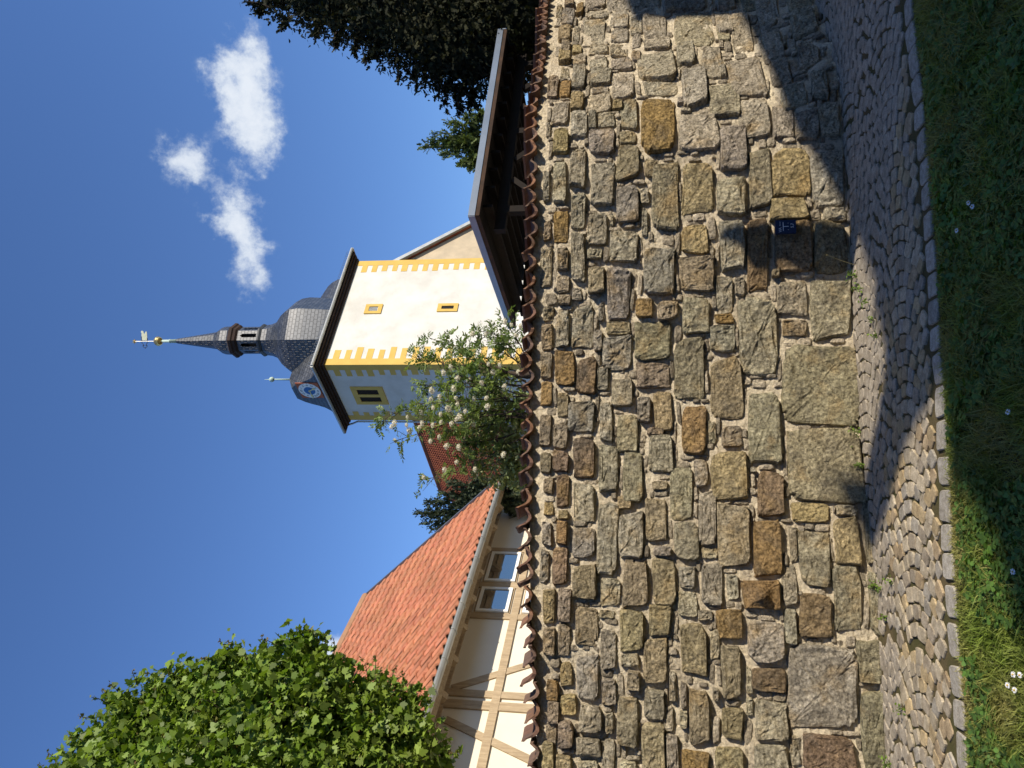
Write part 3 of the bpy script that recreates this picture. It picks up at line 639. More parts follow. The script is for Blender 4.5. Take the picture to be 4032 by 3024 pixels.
for face, a0, a1, sg in (('R', 0, 0.36, 1), ('R', TA - 0.34, TA, -1), ('L', 0, 0.36, 1), ('L', TCW - 0.36, TCW, -1)):
    part(face_box(face, a0 + (0.0 if a0 > 0 else -0.012), a1 + (0.012 if sg < 0 else 0), ZB, ZC - .02, 0.014), 'quoin_strip', M_YELLOW, tower)
    z = ZC - 0.62; k = 0
    while z > 3.2:
        ln = (0.62 if face == 'R' else 0.40) * random.uniform(.85, 1.15) * (0.75 if sg < 0 else 1); hh = random.uniform(.25, .31)
        lo, hi = (a1, a1 + ln) if sg > 0 else (a0 - ln, a0)
        part(face_box(face, lo, hi, z, z + hh, 0.012), 'quoin', M_YELLOW, tower); z -= 0.53; k += 1
def window(face, lo, hi, z0, z1, fr, slots, bars):
    bb = MB(); cuts = [lo] + [q for sl_ in slots for q in sl_] + [hi]
    for i in range(0, len(cuts), 2):
        q = face_box(face, cuts[i], cuts[i + 1], z0, z1, 0.05); bb.add(q.V, q.F)
    for (l, h) in slots:
        for za, zb_ in ((z0, z0 + fr), (z1 - fr, z1)):
            q = face_box(face, l, h, za + .001, zb_ - .001, 0.048); bb.add(q.V, q.F)
    wdo = part(bb, 'window', M_YELLOW, tower)
    for (l, h) in slots:
        o = face_box(face, l, h, z0 + fr, z1 - fr, 0.004).build('opening', M_BLACK); o.parent = wdo
        if bars:
            bb = MB()
            for i in range(bars):
                zz = z0 + fr + (z1 - z0 - 2 * fr) * (i + 0.5) / bars
                q = face_box(face, l, h, zz - 0.013, zz + 0.013, 0.02, 0.008); bb.add(q.V, q.F)
            o = bb.build('grille', M_GUTTER if face == 'R' else M_BROWNWOOD); o.parent = wdo
    return wdo
for (x0, x1, y0, y1), bars in (((1434, 1508, 1236, 1200), 8), ((1719, 1807, 1228, 1197), 0)):
    xm, ym = (x0 + x1) / 2, (y0 + y1) / 2; lo = rf(xm, y0)[0]; hi = rf(xm, y1)[0]; zt = rf(x0 + 4, ym)[1]; zb = rf(x1 - 4, ym)[1]
    window('R', lo, hi, zb, zt, 0.2, [(lo + .16, hi - .16)], bars)
lo = lf(1460, 1522)[0]; hi = lf(1460, 1590)[0]; zt = lf(1392, 1556)[1]; zb = lf(1518, 1556)[1]; mid = (lo + hi) / 2
window('L', lo, hi, zb, zt, 0.28, [(lo + .2, mid - .09), (mid + .09, hi - .2)], 14)
lo = lf(1674, 1547)[0]; hi = lf(1674, 1557)[0]; zt = lf(1663, 1552)[1]; zb = lf(1685, 1552)[1]
part(face_box('L', lo, hi, zb, zt, 0.01), 'vent_hole', M_BLACK, tower)
# cornice steps and gutter
b = MB()
for o_, z0, z1 in ((0.10, 15.58, 15.68), (0.22, 15.68, 15.77), (0.36, 15.77, 15.86)): b.box(tp(-o_, -o_, z0), DR * (TA + 2 * o_), DL * (TCW + 2 * o_), UZ * (z1 - z0 - 0.002))
part(b, 'cornice', M_CORNICE, tower)
E_ = 0.47
ring = [tp(-E_, -E_, 15.90), tp(TA + E_, -E_, 15.90), tp(TA + E_, TCW + E_, 15.90), tp(-E_, TCW + E_, 15.90), tp(-E_, -E_, 15.90)]
b = MB()
for p, q in zip(ring[:-1], ring[1:]): b.tube([p, q], 0.075, 8)
part(b, 'gutter', M_GUTTER, tower)
# curved saddle roof with hipped peaks
CM = TCW / 2
rows = [(2.60, 15.93, -0.50), (2.15, 16.03, -0.2), (1.75, 16.15, -0.03), (1.36, 16.36, 0), (1.12, 16.58, 0), (0.96, 16.88, 0), (0.82, 17.2, 0), (0.66, 17.48, 0), (0.40, 17.78, 0), (0.02, 18.30, 0.87)]
def uv_mesh(name, polys, m_, parent, smooth=False):
    V = []; F = []; UV = []
    for pts, uvs in polys:
        F.append(tuple(range(len(V), len(V) + len(pts)))); V += [tuple(p) for p in pts]; UV += uvs
    me = mesh_data(name, V, F, m_, smooth); l = me.uv_layers.new(name='UVMap')
    for i, u in enumerate(UV): l.data[i].uv = u
    return kid(link(bpy.data.objects.new(name, me)), parent)
polys = []
arc = [0]
for i in range(len(rows) - 1): arc.append(arc[-1] + math.hypot(rows[i + 1][0] - rows[i][0], rows[i + 1][1] - rows[i][1]))
for sg in (-1, 1):
    for i in range(len(rows) - 1):
        o0, z0, e0 = rows[i]; o1, z1, e1 = rows[i + 1]
        pts = [tp(e0, CM + sg * o0, z0), tp(TA - e0, CM + sg * o0, z0), tp(TA - e1, CM + sg * o1, z1), tp(e1, CM + sg * o1, z1)]
        uv = [(e0, arc[i]), (TA - e0, arc[i]), (TA - e1, arc[i + 1]), (e1, arc[i + 1])]
        polys.append((pts if sg < 0 else pts[::-1], uv if sg < 0 else uv[::-1]))
for end in (0, 1):
    A = (lambda e: e) if end == 0 else (lambda e: TA - e)
    for i in range(len(rows) - 1):
        o0, z0, e0 = rows[i]; o1, z1, e1 = rows[i + 1]
        polys.append(([tp(A(e0), CM + o0, z0), tp(A(e0), CM - o0, z0), tp(A(e1), CM - o1, z1), tp(A(e1), CM + o1, z1)], [(o0, z0), (-o0, z0), (-o1, z1), (o1, z1)]))
roof = uv_mesh('roof', polys, M_SLATE, tower)
# dome, lantern and needle: octagonal, from the outline (zoom units of the study picture)
AX = tp(3.5, 2.1, 0)
def ax(zx, half):
    x = 500 + zx / 1.659; v = x - 2016; yr = FPX * math.cos(TH) + v * math.sin(TH); zr = FPX * math.sin(TH) - v * math.cos(TH)
    return (half / 1.659 / yr * AX[1], CAMZ + AX[1] * zr / yr)
def slate_lathe(name, prof, parent, n=8, rot=R(-93), m_=None):
    polys = []; dist = 0
    for (r0, z0), (r1, z1) in zip(prof[:-1], prof[1:]):
        d1 = dist + math.hypot(r1 - r0, z1 - z0)
        for j in range(n):
            a0, a1 = rot + 2 * math.pi * j / n, rot + 2 * math.pi * (j + 1) / n
            P = lambda r, a, z: (AX[0] + r * math.cos(a), AX[1] + r * math.sin(a), z)
            w0, w1 = r0 * math.pi / n, r1 * math.pi / n
            polys.append(([P(r0, a0, z0), P(r0, a1, z0), P(r1, a1, z1), P(r1, a0, z1)], [(-w0 + j * 5.3, dist), (w0 + j * 5.3, dist), (w1 + j * 5.3, d1), (-w1 + j * 5.3, d1)]))
        dist = d1
    return uv_mesh(name, polys, m_ or M_SLATE, parent)
dome = slate_lathe('dome', [ax(q, h) for q, h in ((1400, 262), (1330, 268), (1250, 274), (1200, 276), (1150, 268), (1110, 246), (1075, 214), (1045, 176), (1018, 142), (985, 118), (950, 103), (905, 97))], tower)
rz = lambda zx: ax(zx, 1)[1]; rr_ = lambda zx, h: ax(zx, h)[0]
b = MB(); b.lathe(AX, [(rr_(895, 100), rz(915)), (rr_(895, 106), rz(903)), (rr_(895, 106), rz(893)), (rr_(895, 96), rz(889))], 8, R(-93)); kid(b.build('lantern_sill', M_SLATEPLAIN), tower)
zl0, zl1 = rz(889), rz(748); rl = rr_(820, 88)
lan = MB(); lan.lathe(AX, [(rl * 0.6, zl0), (rl * 0.6, zl1)], 8, R(-93)); lant = part(lan, 'lantern_shade_core', M_BLACK, tower)  # black core added so the lantern openings look dark inside
def oct_pt(r, j, f, z, n=8, rot=R(-93)):
    a0, a1 = rot + 2 * math.pi * j / n, rot + 2 * math.pi * (j + 1) / n
    p0 = np.array([math.cos(a0), math.sin(a0), 0]) * r; p1 = np.array([math.cos(a1), math.sin(a1), 0]) * r
    return AX + p0 * (1 - f) + p1 * f + UZ * z
for j in range(8):
    polys = []
    H = zl1 - zl0
    for f0, f1, h0, h1 in ((0, .31, 0, 1), (.69, 1, 0, 1), (.31, .69, .80, 1), (.31, .69, 0, .06)):
        pts = [oct_pt(rl, j, f0, zl0 + H * h0), oct_pt(rl, j, f1, zl0 + H * h0), oct_pt(rl, j, f1, zl0 + H * h1), oct_pt(rl, j, f0, zl0 + H * h1)]
        polys.append((pts, [(f0, h0 * H), (f1, h0 * H), (f1, h1 * H), (f0, h1 * H)]))
    # arch shoulders
    for fa, fb in ((.31, .5), (.69, .5)):
        polys.append(([oct_pt(rl, j, fa, zl0 + H * .70), oct_pt(rl, j, fb, zl0 + H * .80), oct_pt(rl, j, fa, zl0 + H * .80)], [(0, 0), (.2, .1), (0, .1)]))
    # reveals
    for f_ in (.31, .69):
        polys.append(([oct_pt(rl, j, f_, zl0), oct_pt(rl * .86, j, f_, zl0), oct_pt(rl * .86, j, f_, zl0 + H * .8), oct_pt(rl, j, f_, zl0 + H * .8)], [(0, 0), (.1, 0), (.1, 1), (0, 1)]))
    uv_mesh('lantern_panel', polys, M_SLATE, tower)
b = MB(); b.lathe(AX, [(rr_(740, 84), rz(762)), (rr_(740, 100), rz(748)), (rr_(735, 104), rz(735)), (rr_(730, 112), rz(728)), (rr_(715, 114), rz(712)), (rr_(705, 104), rz(704)), (rr_(700, 94), rz(698))], 8, R(-93)); part(b, 'lantern_cornice', M_CORNICE, tower)
slate_lathe('bulb', [ax(q, h) for q, h in ((702, 100), (690, 92), (668, 92), (645, 90), (622, 82), (603, 66), (590, 57))], tower)
slate_lathe('needle', [ax(q, h) for q, h in ((592, 57), (540, 48), (460, 36), (390, 25), (330, 16), (324, 12))], tower)
b = MB(); b.lathe(AX, [ax(q, h) for q, h in ((330, 13), (285, 11), (284, 13), (280, 13), (279, 10), (228, 9))], 12); part(b, 'copper_pipe', M_COPPER, tower, True)
b = MB(); rb_ = rr_(205, 30); zb_ = rz(205)
b.lathe(AX, [(rb_ * math.cos(t) + .001, zb_ + rb_ * 0.95 * math.sin(t)) for t in np.linspace(-1.5, 1.5, 14)], 18); b.lathe(AX, [(rb_ * 1.04, zb_ - .03), (rb_ * 1.06, zb_), (rb_ * 1.04, zb_ + .03)], 18); part(b, 'gilt_ball', M_GOLD, tower, True)
b = MB(); b.tube([AX + UZ * rz(190), AX + UZ * rz(52)], 0.018, 6); part(b, 'vane_rod', M_GUTTER, tower)
# weather vane: plate with two lobed tails, iron frame and scrolls
vd = np.array([1.0, 0.05, 0]); mpx = AX[1] / 2770 / 6.05   # metres per zoom unit of the vane study
zv = lambda x: rz((510 + x / 6.05 - 500) * 1.659)
out = [(300, 390), (415, 388), (418, 300), (408, 215), (400, 180), (385, 172), (370, 195), (355, 235), (340, 225), (325, 180), (300, 158), (275, 160), (265, 185), (285, 225), (280, 262), (292, 300)]
V = []; nO = len(out)
for t in (-0.01, 0.01):
    for x, y in out: V.append(AX + vd * (413 - y) * mpx + UZ * zv(x) + np.array([-0.05, 1, 0]) * t)
kid(mobj('vane_plate', V, [tuple(range(nO)), tuple(range(2 * nO - 1, nO - 1, -1))] + [(i, (i + 1) % nO, nO + (i + 1) % nO, nO + i) for i in range(nO)], M_GOLDPLATE), tower)
P2 = lambda x, y: AX + vd * (413 - y) * mpx + UZ * zv(x)
b = MB()
for pts in ([(275, 295), (292, 390), (292, 450)], [(420, 330), (430, 400), (436, 450)], [(290, 402), (432, 402)], [(292, 448), (322, 470), (335, 495), (322, 520), (340, 550), (378, 565)], [(436, 445), (408, 465), (402, 490), (425, 515), (418, 545), (380, 565)],
            [(335, 495), (350, 505), (345, 520), (335, 512)], [(402, 495), (390, 510), (400, 522), (408, 512)], [(258, 415), (270, 395), (292, 402)], [(380, 560), (380, 585)]):
    b.tube([P2(*p) for p in pts], 0.016 if len(pts) > 2 else 0.02, 5)
part(b, 'vane_frame', M_IRON, tower)
b = MB(); cs = P2(118, 413)
for k in range(6):
    a = math.pi * k / 3; b.tube([cs, cs + (vd * math.cos(a) + UZ * math.sin(a)) * 0.13], [0.05, 0.012], 5)
part(b, 'gilt_star', M_GOLD, tower)
# finials on the hipped peaks
for a in (0.87, TA - 0.87):
    p = tp(a, CM, 0); b = MB(); b.lathe(p, [(.045, 18.2), (.04, 19.05), (.035, 19.1)] + [(0.13 * math.cos(t) + .002, 19.22 + 0.13 * math.sin(t)) for t in np.linspace(-1.3, 1.4, 9)] + [(0.02, 19.4), (0.004, 19.62)], 12); part(b, 'finial', M_COPPER, tower, True)
# snow fence along the eaves
b = MB()
for i in range(46):
    p = tp(-.35 + 7.7 * i / 45, -.36, 15.98); b.tube([p, p + UZ * .2], 0.006, 4)
for h in (.06, .13, .2): b.tube([tp(-.35, -.36, 15.98 + h), tp(7.35, -.36, 15.98 + h)], 0.006, 4)
part(b, 'snow_fence', M_ZINC, tower)
# downpipe at the left corner
b = MB(); b.tube([tp(-.1, 4.55, 15.85), tp(-.05, 4.45, 15.5), tp(-.05, 4.28, 15.2), tp(-.05, 4.26, 2)], 0.05, 8); part(b, 'downpipe', M_GUTTER, tower)
# clock
c0, zc0 = lf(1220, 1536); CS = 0.56
clock = face_box('L', c0 - CS, c0 + CS, zc0 - CS, zc0 + CS, 0.03).build('clock', M_CLKORANGE); kid(clock, tower)
def disc(r0, r1, t0, t1, name, m_, n=40):
    V = []; F = []
    for t, in ((t0,), (t1,)):
        for r in (r0, r1):
            for j in range(n):
                a = 2 * math.pi * j / n; V.append(tp(-t, c0 + r * math.cos(a), zc0 + r * math.sin(a)))
    for j in range(n):
        k = (j + 1) % n; F += [(2 * n + j, 2 * n + k, 3 * n + k, 3 * n + j), (n + j, n + k, 3 * n + k, 3 * n + j)]
    o = mobj(name, V, F, m_); o.parent = clock; o.matrix_parent_inverse = clock.matrix_basis.inverted(); return o
disc(0.27, 0.535, 0.03, 0.045, 'dial_ring', M_WHITE); disc(0.001, 0.28, 0.03, 0.05, 'dial_centre', M_CLKBLUE)
CMx = lambda ang, r: Matrix(((-DL[0], 0, -DR[0], 0), (-DL[1], 0, -DR[1], 0), (0, 1, 0, 0), (0, 0, 0, 1)))
for k, s_ in enumerate('XII I II III IIII V VI VII VIII IX X XI'.split()):
    an = math.pi / 2 - 2 * math.pi * k / 12
    me = text_mesh(s_, 0.16); me.materials.clear(); me.materials.append(M_IRON)
    o = link(bpy.data.objects.new('numeral', me), clock)
    p = tp(-0.049, c0 - 0.41 * math.cos(an), zc0 + 0.41 * math.sin(an))
    o.matrix_basis = Matrix.Translation(Vector(p)) @ CMx(0, 0) @ Matrix.Rotation(an - math.pi / 2, 4, 'Z')
for nm, ln, ang, w in (('minute_hand', 0.56, math.pi, 0.03), ('hour_hand', 0.40, math.pi / 2 - R(148), 0.04)):
    b = MB(); dv = -DL * math.cos(ang) + UZ * math.sin(ang); c_ = tp(-0.055, c0, zc0); b.beam(c_ - dv * 0.08, c_ + dv * ln, w * 1.3, 0.012, -DR); b.beam(c_ + dv * ln * .55, c_ + dv * ln * .75, w * 3, 0.014, -DR)
    o = b.build(nm, M_GOLD); o.parent = clock

# ================================================================== church nave
B0 = tp(0, TCW, 0); B0[2] = 0
def npt(a, c, z): return B0 + DR * a + DL * c + UZ * z
AR, ZR, CE = 10.1, 17.2, 23.3; SLP = 1.23
ZEV = 9.0; HW = (ZR - ZEV) / SLP
nave = empty('church_nave', npt(AR, 12, ZB), 'church nave with red brown tiled roof and beige gable behind the white tower', 'church')
V = []; F = []
b = MB()
gp = [npt(AR - HW + .3, 0.02, ZB), npt(AR + HW - .3, 0.02, ZB), npt(AR + HW - .3, 0.02, ZEV + .1), npt(AR, 0.02, ZR - .3), npt(AR - HW + .3, 0.02, ZEV + .1)]
ge = [p + DL * (CE + 2) for p in gp]
ge[3] = ge[3] - DL * 2.6
b.add(gp + ge, [(0, 1, 2, 3, 4), (9, 8, 7, 6, 5), (0, 5, 6, 1), (1, 6, 7, 2), (4, 9, 5, 0)]); part(b, 'wall', M_BEIGE, nave)
def tiled_slope(name, sg, m_, nrow, ncol):
    V = []; F = []
    per = 5
    for r_ in range(nrow):
        f0, f1 = r_ / nrow, (r_ + 1) / nrow + 0.01
        for fi, f in ((0, f0), (1, f1)):
            aa = AR + sg * HW * (1 - f) * 1.03; zz = ZEV - .25 + (ZR - ZEV + .25) * f; cend = CE + (2.4 if True else 0) * (1 - f)
            lift = 0.07 if fi == 0 else 0.0
            for k in range(ncol * per + 1):
                c = -0.25 + (cend + .25) * k / (ncol * per); w = 0.05 * math.sin(2 * math.pi * k / per)
                V.append(npt(aa, c, zz + (w + lift) * 0.9) + DR * sg * (w + lift) * .6)
    st = ncol * per + 1
    for r_ in range(nrow):
        for k in range(ncol * per):
            a = (2 * r_) * st + k; F.append((a, a + 1, a + st + 1, a + st))
            if r_: F.append((a - st, a - st + 1, a + 1, a))
    return kid(mobj(name, V, F, m_, None), nave)
rl_ = tiled_slope('roof_slope', -1, M_NAVE, 34, 78)
V = [npt(AR + HW * 1.03, -.3, ZEV - .25), npt(AR, -.3, ZR + .02), npt(AR, CE, ZR + .02), npt(AR + HW * 1.03, CE + 2, ZEV - .25)]
V2 = [p - UZ * .16 - DR * 0.05 for p in V]
kid(mobj('roof_slope', V + V2, [(0, 3, 2, 1), (4, 5, 6, 7), (0, 1, 5, 4), (0, 4, 7, 3)], M_NAVE), nave)
b = MB(); b.add([npt(AR, -.34, ZR + .04), npt(AR + HW * 1.04, -.34, ZEV - .24), npt(AR + HW * 1.04, -.34, ZEV - .62), npt(AR, -.34, ZR - .34)] + [npt(AR, -.1, ZR), npt(AR + HW * 1.04, -.1, ZEV - .28), npt(AR + HW * 1.04, -.1, ZEV - .50), npt(AR, -.1, ZR - .24)], [(0, 1, 2, 3), (7, 6, 5, 4), (0, 4, 5, 1), (3, 2, 6, 7)]); part(b, 'verge_board', M_GUTTER, nave)
b = MB(); b.tube([npt(AR, -.3, ZR + .04), npt(AR, CE, ZR + .04)], 0.13, 8); part(b, 'ridge_tiles', M_NAVE, nave)
kid(mobj('hip_end', [npt(AR, CE, ZR), npt(AR - HW * 1.03, CE + 2.4, ZEV - .25), npt(AR + HW * 1.03, CE + 2.4, ZEV - .25)], [(0, 1, 2)], M_NAVE), nave)

# ================================================================== half-timbered house
FD = np.array([0.3795, 0.9252, 0]); FN = np.array([0.9252, -0.3795, 0]); QF = np.array([-3.96, 13.0, 0])
def hp(k, z, off=0.0): return QF + FD * k + FN * off + UZ * z
def hf(px, py): p = on_plane(px, py, QF, FN); return (p - QF) @ FD, p[2]
KN, KFAR = -7.0, 4.08
house = empty('half_timbered_house', hp(-1, ZB), 'half-timbered house with orange tiled roof and cream infill behind the stone wall', 'house')
b = MB(); b.box(hp(KN, ZB, -5.6), FD * (KFAR - KN), FN * 5.6, UZ * 3.25)
b.box(hp(KN, 4.4, -5.2), FD * (3.1 - KN), FN * 5.2, UZ * 0.62)
b.add([hp(KN, 4.95, -4.6), hp(KN, 4.95, -.02), hp(KN, 7.2, -2.3), hp(3.05, 4.95, -4.6), hp(3.05, 4.95, -.02), hp(3.05, 7.2, -2.3)], [(0, 1, 2), (5, 4, 3)]); part(b, 'wall', M_INFILL, house)
def beam_px(p, q, w, nm='timber', t=0.03):
    a, b_ = hf(*p), hf(*q); bb = MB(); bb.beam(hp(a[0], a[1], -0.02), hp(b_[0], b_[1], -0.02), w, t + 0.02 + random.uniform(0, .004), FN); return part(bb, nm, M_OAK, house)
Z4 = lambda x, y: (1200 + x / 2.212, 1900 + y / 2.212)
Z5 = lambda x, y: (1200 + x / 2.212, 2400 + y / 2.212)
zrail = hf(*Z5(1770, 300))[1]; zplate = hf(*Z5(1440, 150))[1]
for nm, z, w in (('top_plate', 4.50, 0.26), ('mid_rail', hf(*Z5(1745, 430))[1], 0.125)):
    bb = MB(); bb.beam(hp(KN, z, -.02), hp(KFAR, z, -.02), w, 0.062 if nm == 'top_plate' else 0.056, FN); part(bb, nm, M_OAK, house)
bb = MB(); bb.beam(hp(KN, 1.75, -.02), hp(KFAR, 1.75, -.02), .2, 0.055, FN); part(bb, 'sill_beam', M_OAK, house)
zr_ = hf(*Z5(1745, 430))[1]
def post(kpx, w=0.13, zlo=1.8, zhi=4.4):
    k = hf(*kpx)[0]; bb = MB(); bb.beam(hp(k, zlo, -.02), hp(k, zhi, -.02), w, 0.050, FN); part(bb, 'post', M_OAK, house); return k
kA = post(Z5(1620, 750)); kB = post(Z5(1620, 850), .16)
kw0 = post(Z4(1780, 598)); kwm = post(Z4(1700, 903), .15); kw1 = post(Z4(1640, 1172))
post((2005, 1945), .16); post((1900, 3100)); post((1880, 3350))
for p, q in ((Z4(1775, 178), Z4(1990, 255)), (Z5(1285, 690), Z5(2060, 455)), (Z5(1222, 962), Z5(2080, 1372))): beam_px(p, q, 0.12, 'brace', 0.024)
# windows between the posts
zs = zr_ + 0.09; zhead = hf(1898, 2300)[1]; print('rail', zr_, 'head', zhead, 'sill', hf(2035, 2240)[1], hf(1912, 2235)[1], 'posts', kw0, kwm, kw1)
for ka, kb in ((kw0, kwm), (kwm, kw1)):
    lo, hi = min(ka, kb) + .075, max(ka, kb) - .075
    for (z0, z1) in ((zs + .0, zhead), (zr_ - 0.95, zr_ - .1)):
        bb = MB(); bb.box(hp(lo, z0, 0.004), FD * (hi - lo), FN * 0.02, UZ * (z1 - z0)); wd_ = part(bb, 'window', M_OAK, house)
        bb = MB(); fr = 0.055
        for (l, h, a, c_) in ((lo + .02, lo + .02 + fr, z0 + .03, z1 - .03), (hi - .02 - fr, hi - .02, z0 + .03, z1 - .03), (lo + .02 + fr, hi - .02 - fr, z0 + .03, z0 + .03 + fr), (lo + .02 + fr, hi - .02 - fr, z1 - .03 - fr, z1 - .03)):
            bb.box(hp(l, a, 0.024), FD * (h - l), FN * 0.03, UZ * (c_ - a))
        o = bb.build('frame', M_WHITE); o.parent = wd_
        bb = MB(); bb.box(hp(lo + .02 + fr, z0 + .03 + fr, 0.026), FD * (hi - lo - .04 - 2 * fr), FN * 0.01, UZ * (z1 - z0 - .06 - 2 * fr)); o = bb.build('pane', M_GLASS); o.parent = wd_
# roof: S-tiles in courses
EO, ZE, BR, ZRG = 0.75, 4.37, 2.30, 7.61
K0, K1 = -7.2, 3.22
run = BR + EO; SLv = np.array([0, 0, ZRG - ZE]) - FN * run; SLEN = np.linalg.norm(SLv); SLu = SLv / SLEN; NRM = np.cross(FD, SLu); NRM = NRM / np.linalg.norm(NRM)
if NRM[2] < 0: NRM = -NRM
E0 = hp(0, ZE, EO)
def rp(k, q, n_=0.0): return E0 + FD * k + SLu * q + NRM * n_
b = MB(); b.add([rp(K0, 0, -.03), rp(K1, 0, -.03), rp(K1, SLEN, -.03), rp(K0, SLEN, -.03), rp(K0, 0, -.16), rp(K1, 0, -.16), rp(K1, SLEN, -.16), rp(K0, SLEN, -.16)], [(0, 1, 2, 3), (7, 6, 5, 4), (0, 4, 5, 1), (1, 5, 6, 2)])
bk = E0 + FD * K0 + SLu * SLEN; b.add([rp(K0, SLEN, -.03), rp(K1, SLEN, -.03), rp(K1, SLEN, -.03) - FN * 3.1 - UZ * 3.4, rp(K0, SLEN, -.03) - FN * 3.1 - UZ * 3.4], [(0, 1, 2, 3)])
rdeck = part(b, 'roof', M_OAK, house)
TWD, NR = 0.218, 17; EXP = SLEN / NR
V = []; F = []; nx = 9
for (q, lift) in ((-0.03, 0.070), (EXP + 0.05, 0.006)):
    for lay in (0, 1):
        for i in range(nx):
            x = i / (nx - 1); hgt = 0.036 * math.sin(2 * math.pi * (x * 0.98 + 0.03)) 
            V.append((x * TWD * 1.03, q, lift + hgt - (0.046 if lay else 0)))
for i in range(nx - 1):
    F += [(i, i + 1, 2 * nx + i + 1, 2 * nx + i), (nx + i, i, i + 1, nx + i + 1)[::-1]]
tile_me = mesh_data('roof_tile', V, F, M_ROOF, True)
BAS = Matrix(((FD[0], SLu[0], NRM[0], 0), (FD[1], SLu[1], NRM[1], 0), (FD[2], SLu[2], NRM[2], 0), (0, 0, 0, 1)))
slots = []
ncol = int((K1 - K0) / TWD)
for r_ in range(NR):
    for c_ in range(ncol):
        k = K1 - (c_ + 1) * TWD; p = rp(k, r_ * EXP); px, py = project(p); slots.append((px, py, p))
def tscore(s_):
    px, py, p = s_
    hid = (py > 2700 and px < 1620) or py > 2900
    return (hid, p[1])
slots.sort(key=tscore); far = MB()
for i, (px, py, p) in enumerate(slots):
    M4 = Matrix.Translation(Vector(p)) @ BAS @ Matrix.Rotation(random.uniform(-.012, .012), 4, 'Z') @ Matrix.Translation((0, 0, random.uniform(-.003, .004)))
    if i < 300:
        o = bpy.data.objects.new('roof_tile', tile_me); COL.objects.link(o); o.parent = rdeck; o.matrix_parent_inverse = (Matrix.Translation(-Vector(house.location))).inverted() @ Matrix.Identity(4) if False else Matrix.Identity(4); o.matrix_basis = M4; q = random.uniform(.80, 1.12); o.color = (.47 * q, .185 * q * random.uniform(.93, 1.07), .10 * q, 1)
    else: far.add([M4 @ Vector(v) for v in V], F)
o = far.build('roof_tiles', M_ROOF, None, True); o.color = (.46, .183, .10, 1); o.parent = rdeck; o['kind'] = 'stuff'
b = MB(); b.tube([rp(K0, SLEN + .02, 0.02), rp(K1, SLEN + .02, 0.02)], 0.11, 10); o = b.build('ridge_tile', M_ROOF); o.color = (.36, .20, .11, 1); o.parent = rdeck
b = MB(); b.box(rp(K1 - .02, -0.05, -.14), FD * 0.05, SLu * (SLEN + .1), NRM * 0.23); part(b, 'verge_flashing', M_ZINC, house)
# gutter: half round with joints
b = MB(); n = 9; gz = 0.075; GA = rp(K0, -0.06, -.02) ; GB = rp(K1 + .03, -0.06, -.02)
for P in (GA, GB):
    for lay in (1.0, 0.86):
        for j in range(n):
            a = math.pi * j / (n - 1); b.V.append(tuple(P + FN * (0.02 + gz * lay * math.cos(a)) - UZ * (gz * lay * math.sin(a) - 0.02)))
for j in range(n - 1):
    b.F += [(j, j + 1, 2 * n + j + 1, 2 * n + j), (n + j, 3 * n + j, 3 * n + j + 1, n + j + 1)]
b.F += [(0, 2 * n, 3 * n, n), (n - 1, 2 * n - 1, 4 * n - 1, 3 * n - 1), tuple(range(n)), tuple(range(3 * n - 1, 2 * n - 1, -1))]
k = K0 + .2
while k < K1:
    P = GA + FD * (k - K0); pts = [P + FN * (0.02 + gz * 1.08 * math.cos(a)) - UZ * (gz * 1.08 * math.sin(a) - 0.02) for a in np.linspace(0, math.pi, 9)]
    b.tube(pts, 0.010, 5); k += 0.62
part(b, 'gutter', M_GUTTER, house)
b = MB(); b.box(rp(K0, 0.0, -.19), FD * (K1 - K0), SLu * 0.10, NRM * 0.03); part(b, 'eaves_board', M_OAK, house)
for i in range(15):
    b = MB(); b.box(rp(K0 + .4 + .72 * i, 0.03, -.30), FD * .10, SLu * 1.1, NRM * .135); part(b, 'rafter', M_OAK, house)
b = MB(); b.tube([hp(KFAR - .02, 4.3, .06), hp(KFAR - .02, 1.3, .06)], 0.045, 8); part(b, 'downpipe', M_GUTTER, house)

# ================================================================== carport with zinc edge
CY = 12.0
corner = at(1857, 849, CY); ZT = corner[2]
dr = np.array([math.sin(R(57)), math.cos(R(57)), 0]); dl = np.array([math.sin(R(-21)), math.cos(R(-21)), 0])
car = empty('timber_carport', (corner[0] + 1.4, corner[1] + 3, ZB), 'dark timber carport with flat zinc-edged roof behind the stone wall', 'carport')
LR, LL = 5.0, 4.2
def cp(a, c, z): p = corner + dr * a + dl * c; return np.array([p[0], p[1], z])
b = MB(); b.add([cp(0, 0, ZT + .04), cp(LR, 0, ZT + .04), cp(LR, LL, ZT + .04), cp(0, LL, ZT + .04), cp(0, 0, ZT - .10), cp(LR, 0, ZT - .10), cp(LR, LL, ZT - .10), cp(0, LL, ZT - .10)], [(0, 1, 2, 3), (7, 6, 5, 4), (0, 4, 5, 1), (2, 6, 7, 3), (1, 5, 6, 2), (3, 7, 4, 0)]); part(b, 'roof_deck', M_DARKWOOD, car)
def fascia(a, c, h0, h1, t, nm, m_):
    p, q = a, c; d = (q - p); nrm = np.cross(d, UZ); nrm = nrm / np.linalg.norm(nrm); ctr = cp(LR / 2, LL / 2, ZT)
    if nrm @ (p - ctr) < 0: nrm = -nrm
    b = MB(); b.box(p + UZ * (h0 - ZT) , d, nrm * t, UZ * (h1 - h0)); part(b, nm, m_, car)
for p, q in ((cp(-.02, 0, ZT), cp(LR, 0, ZT)), (cp(0, -.02, ZT), cp(0, LL, ZT))):
    fascia(p, q, ZT - .055, ZT + .055, 0.025, 'zinc_fascia', M_ZINC); fascia(p, q, ZT - .125, ZT - .055, 0.012, 'edge_board', M_BROWNWOOD)
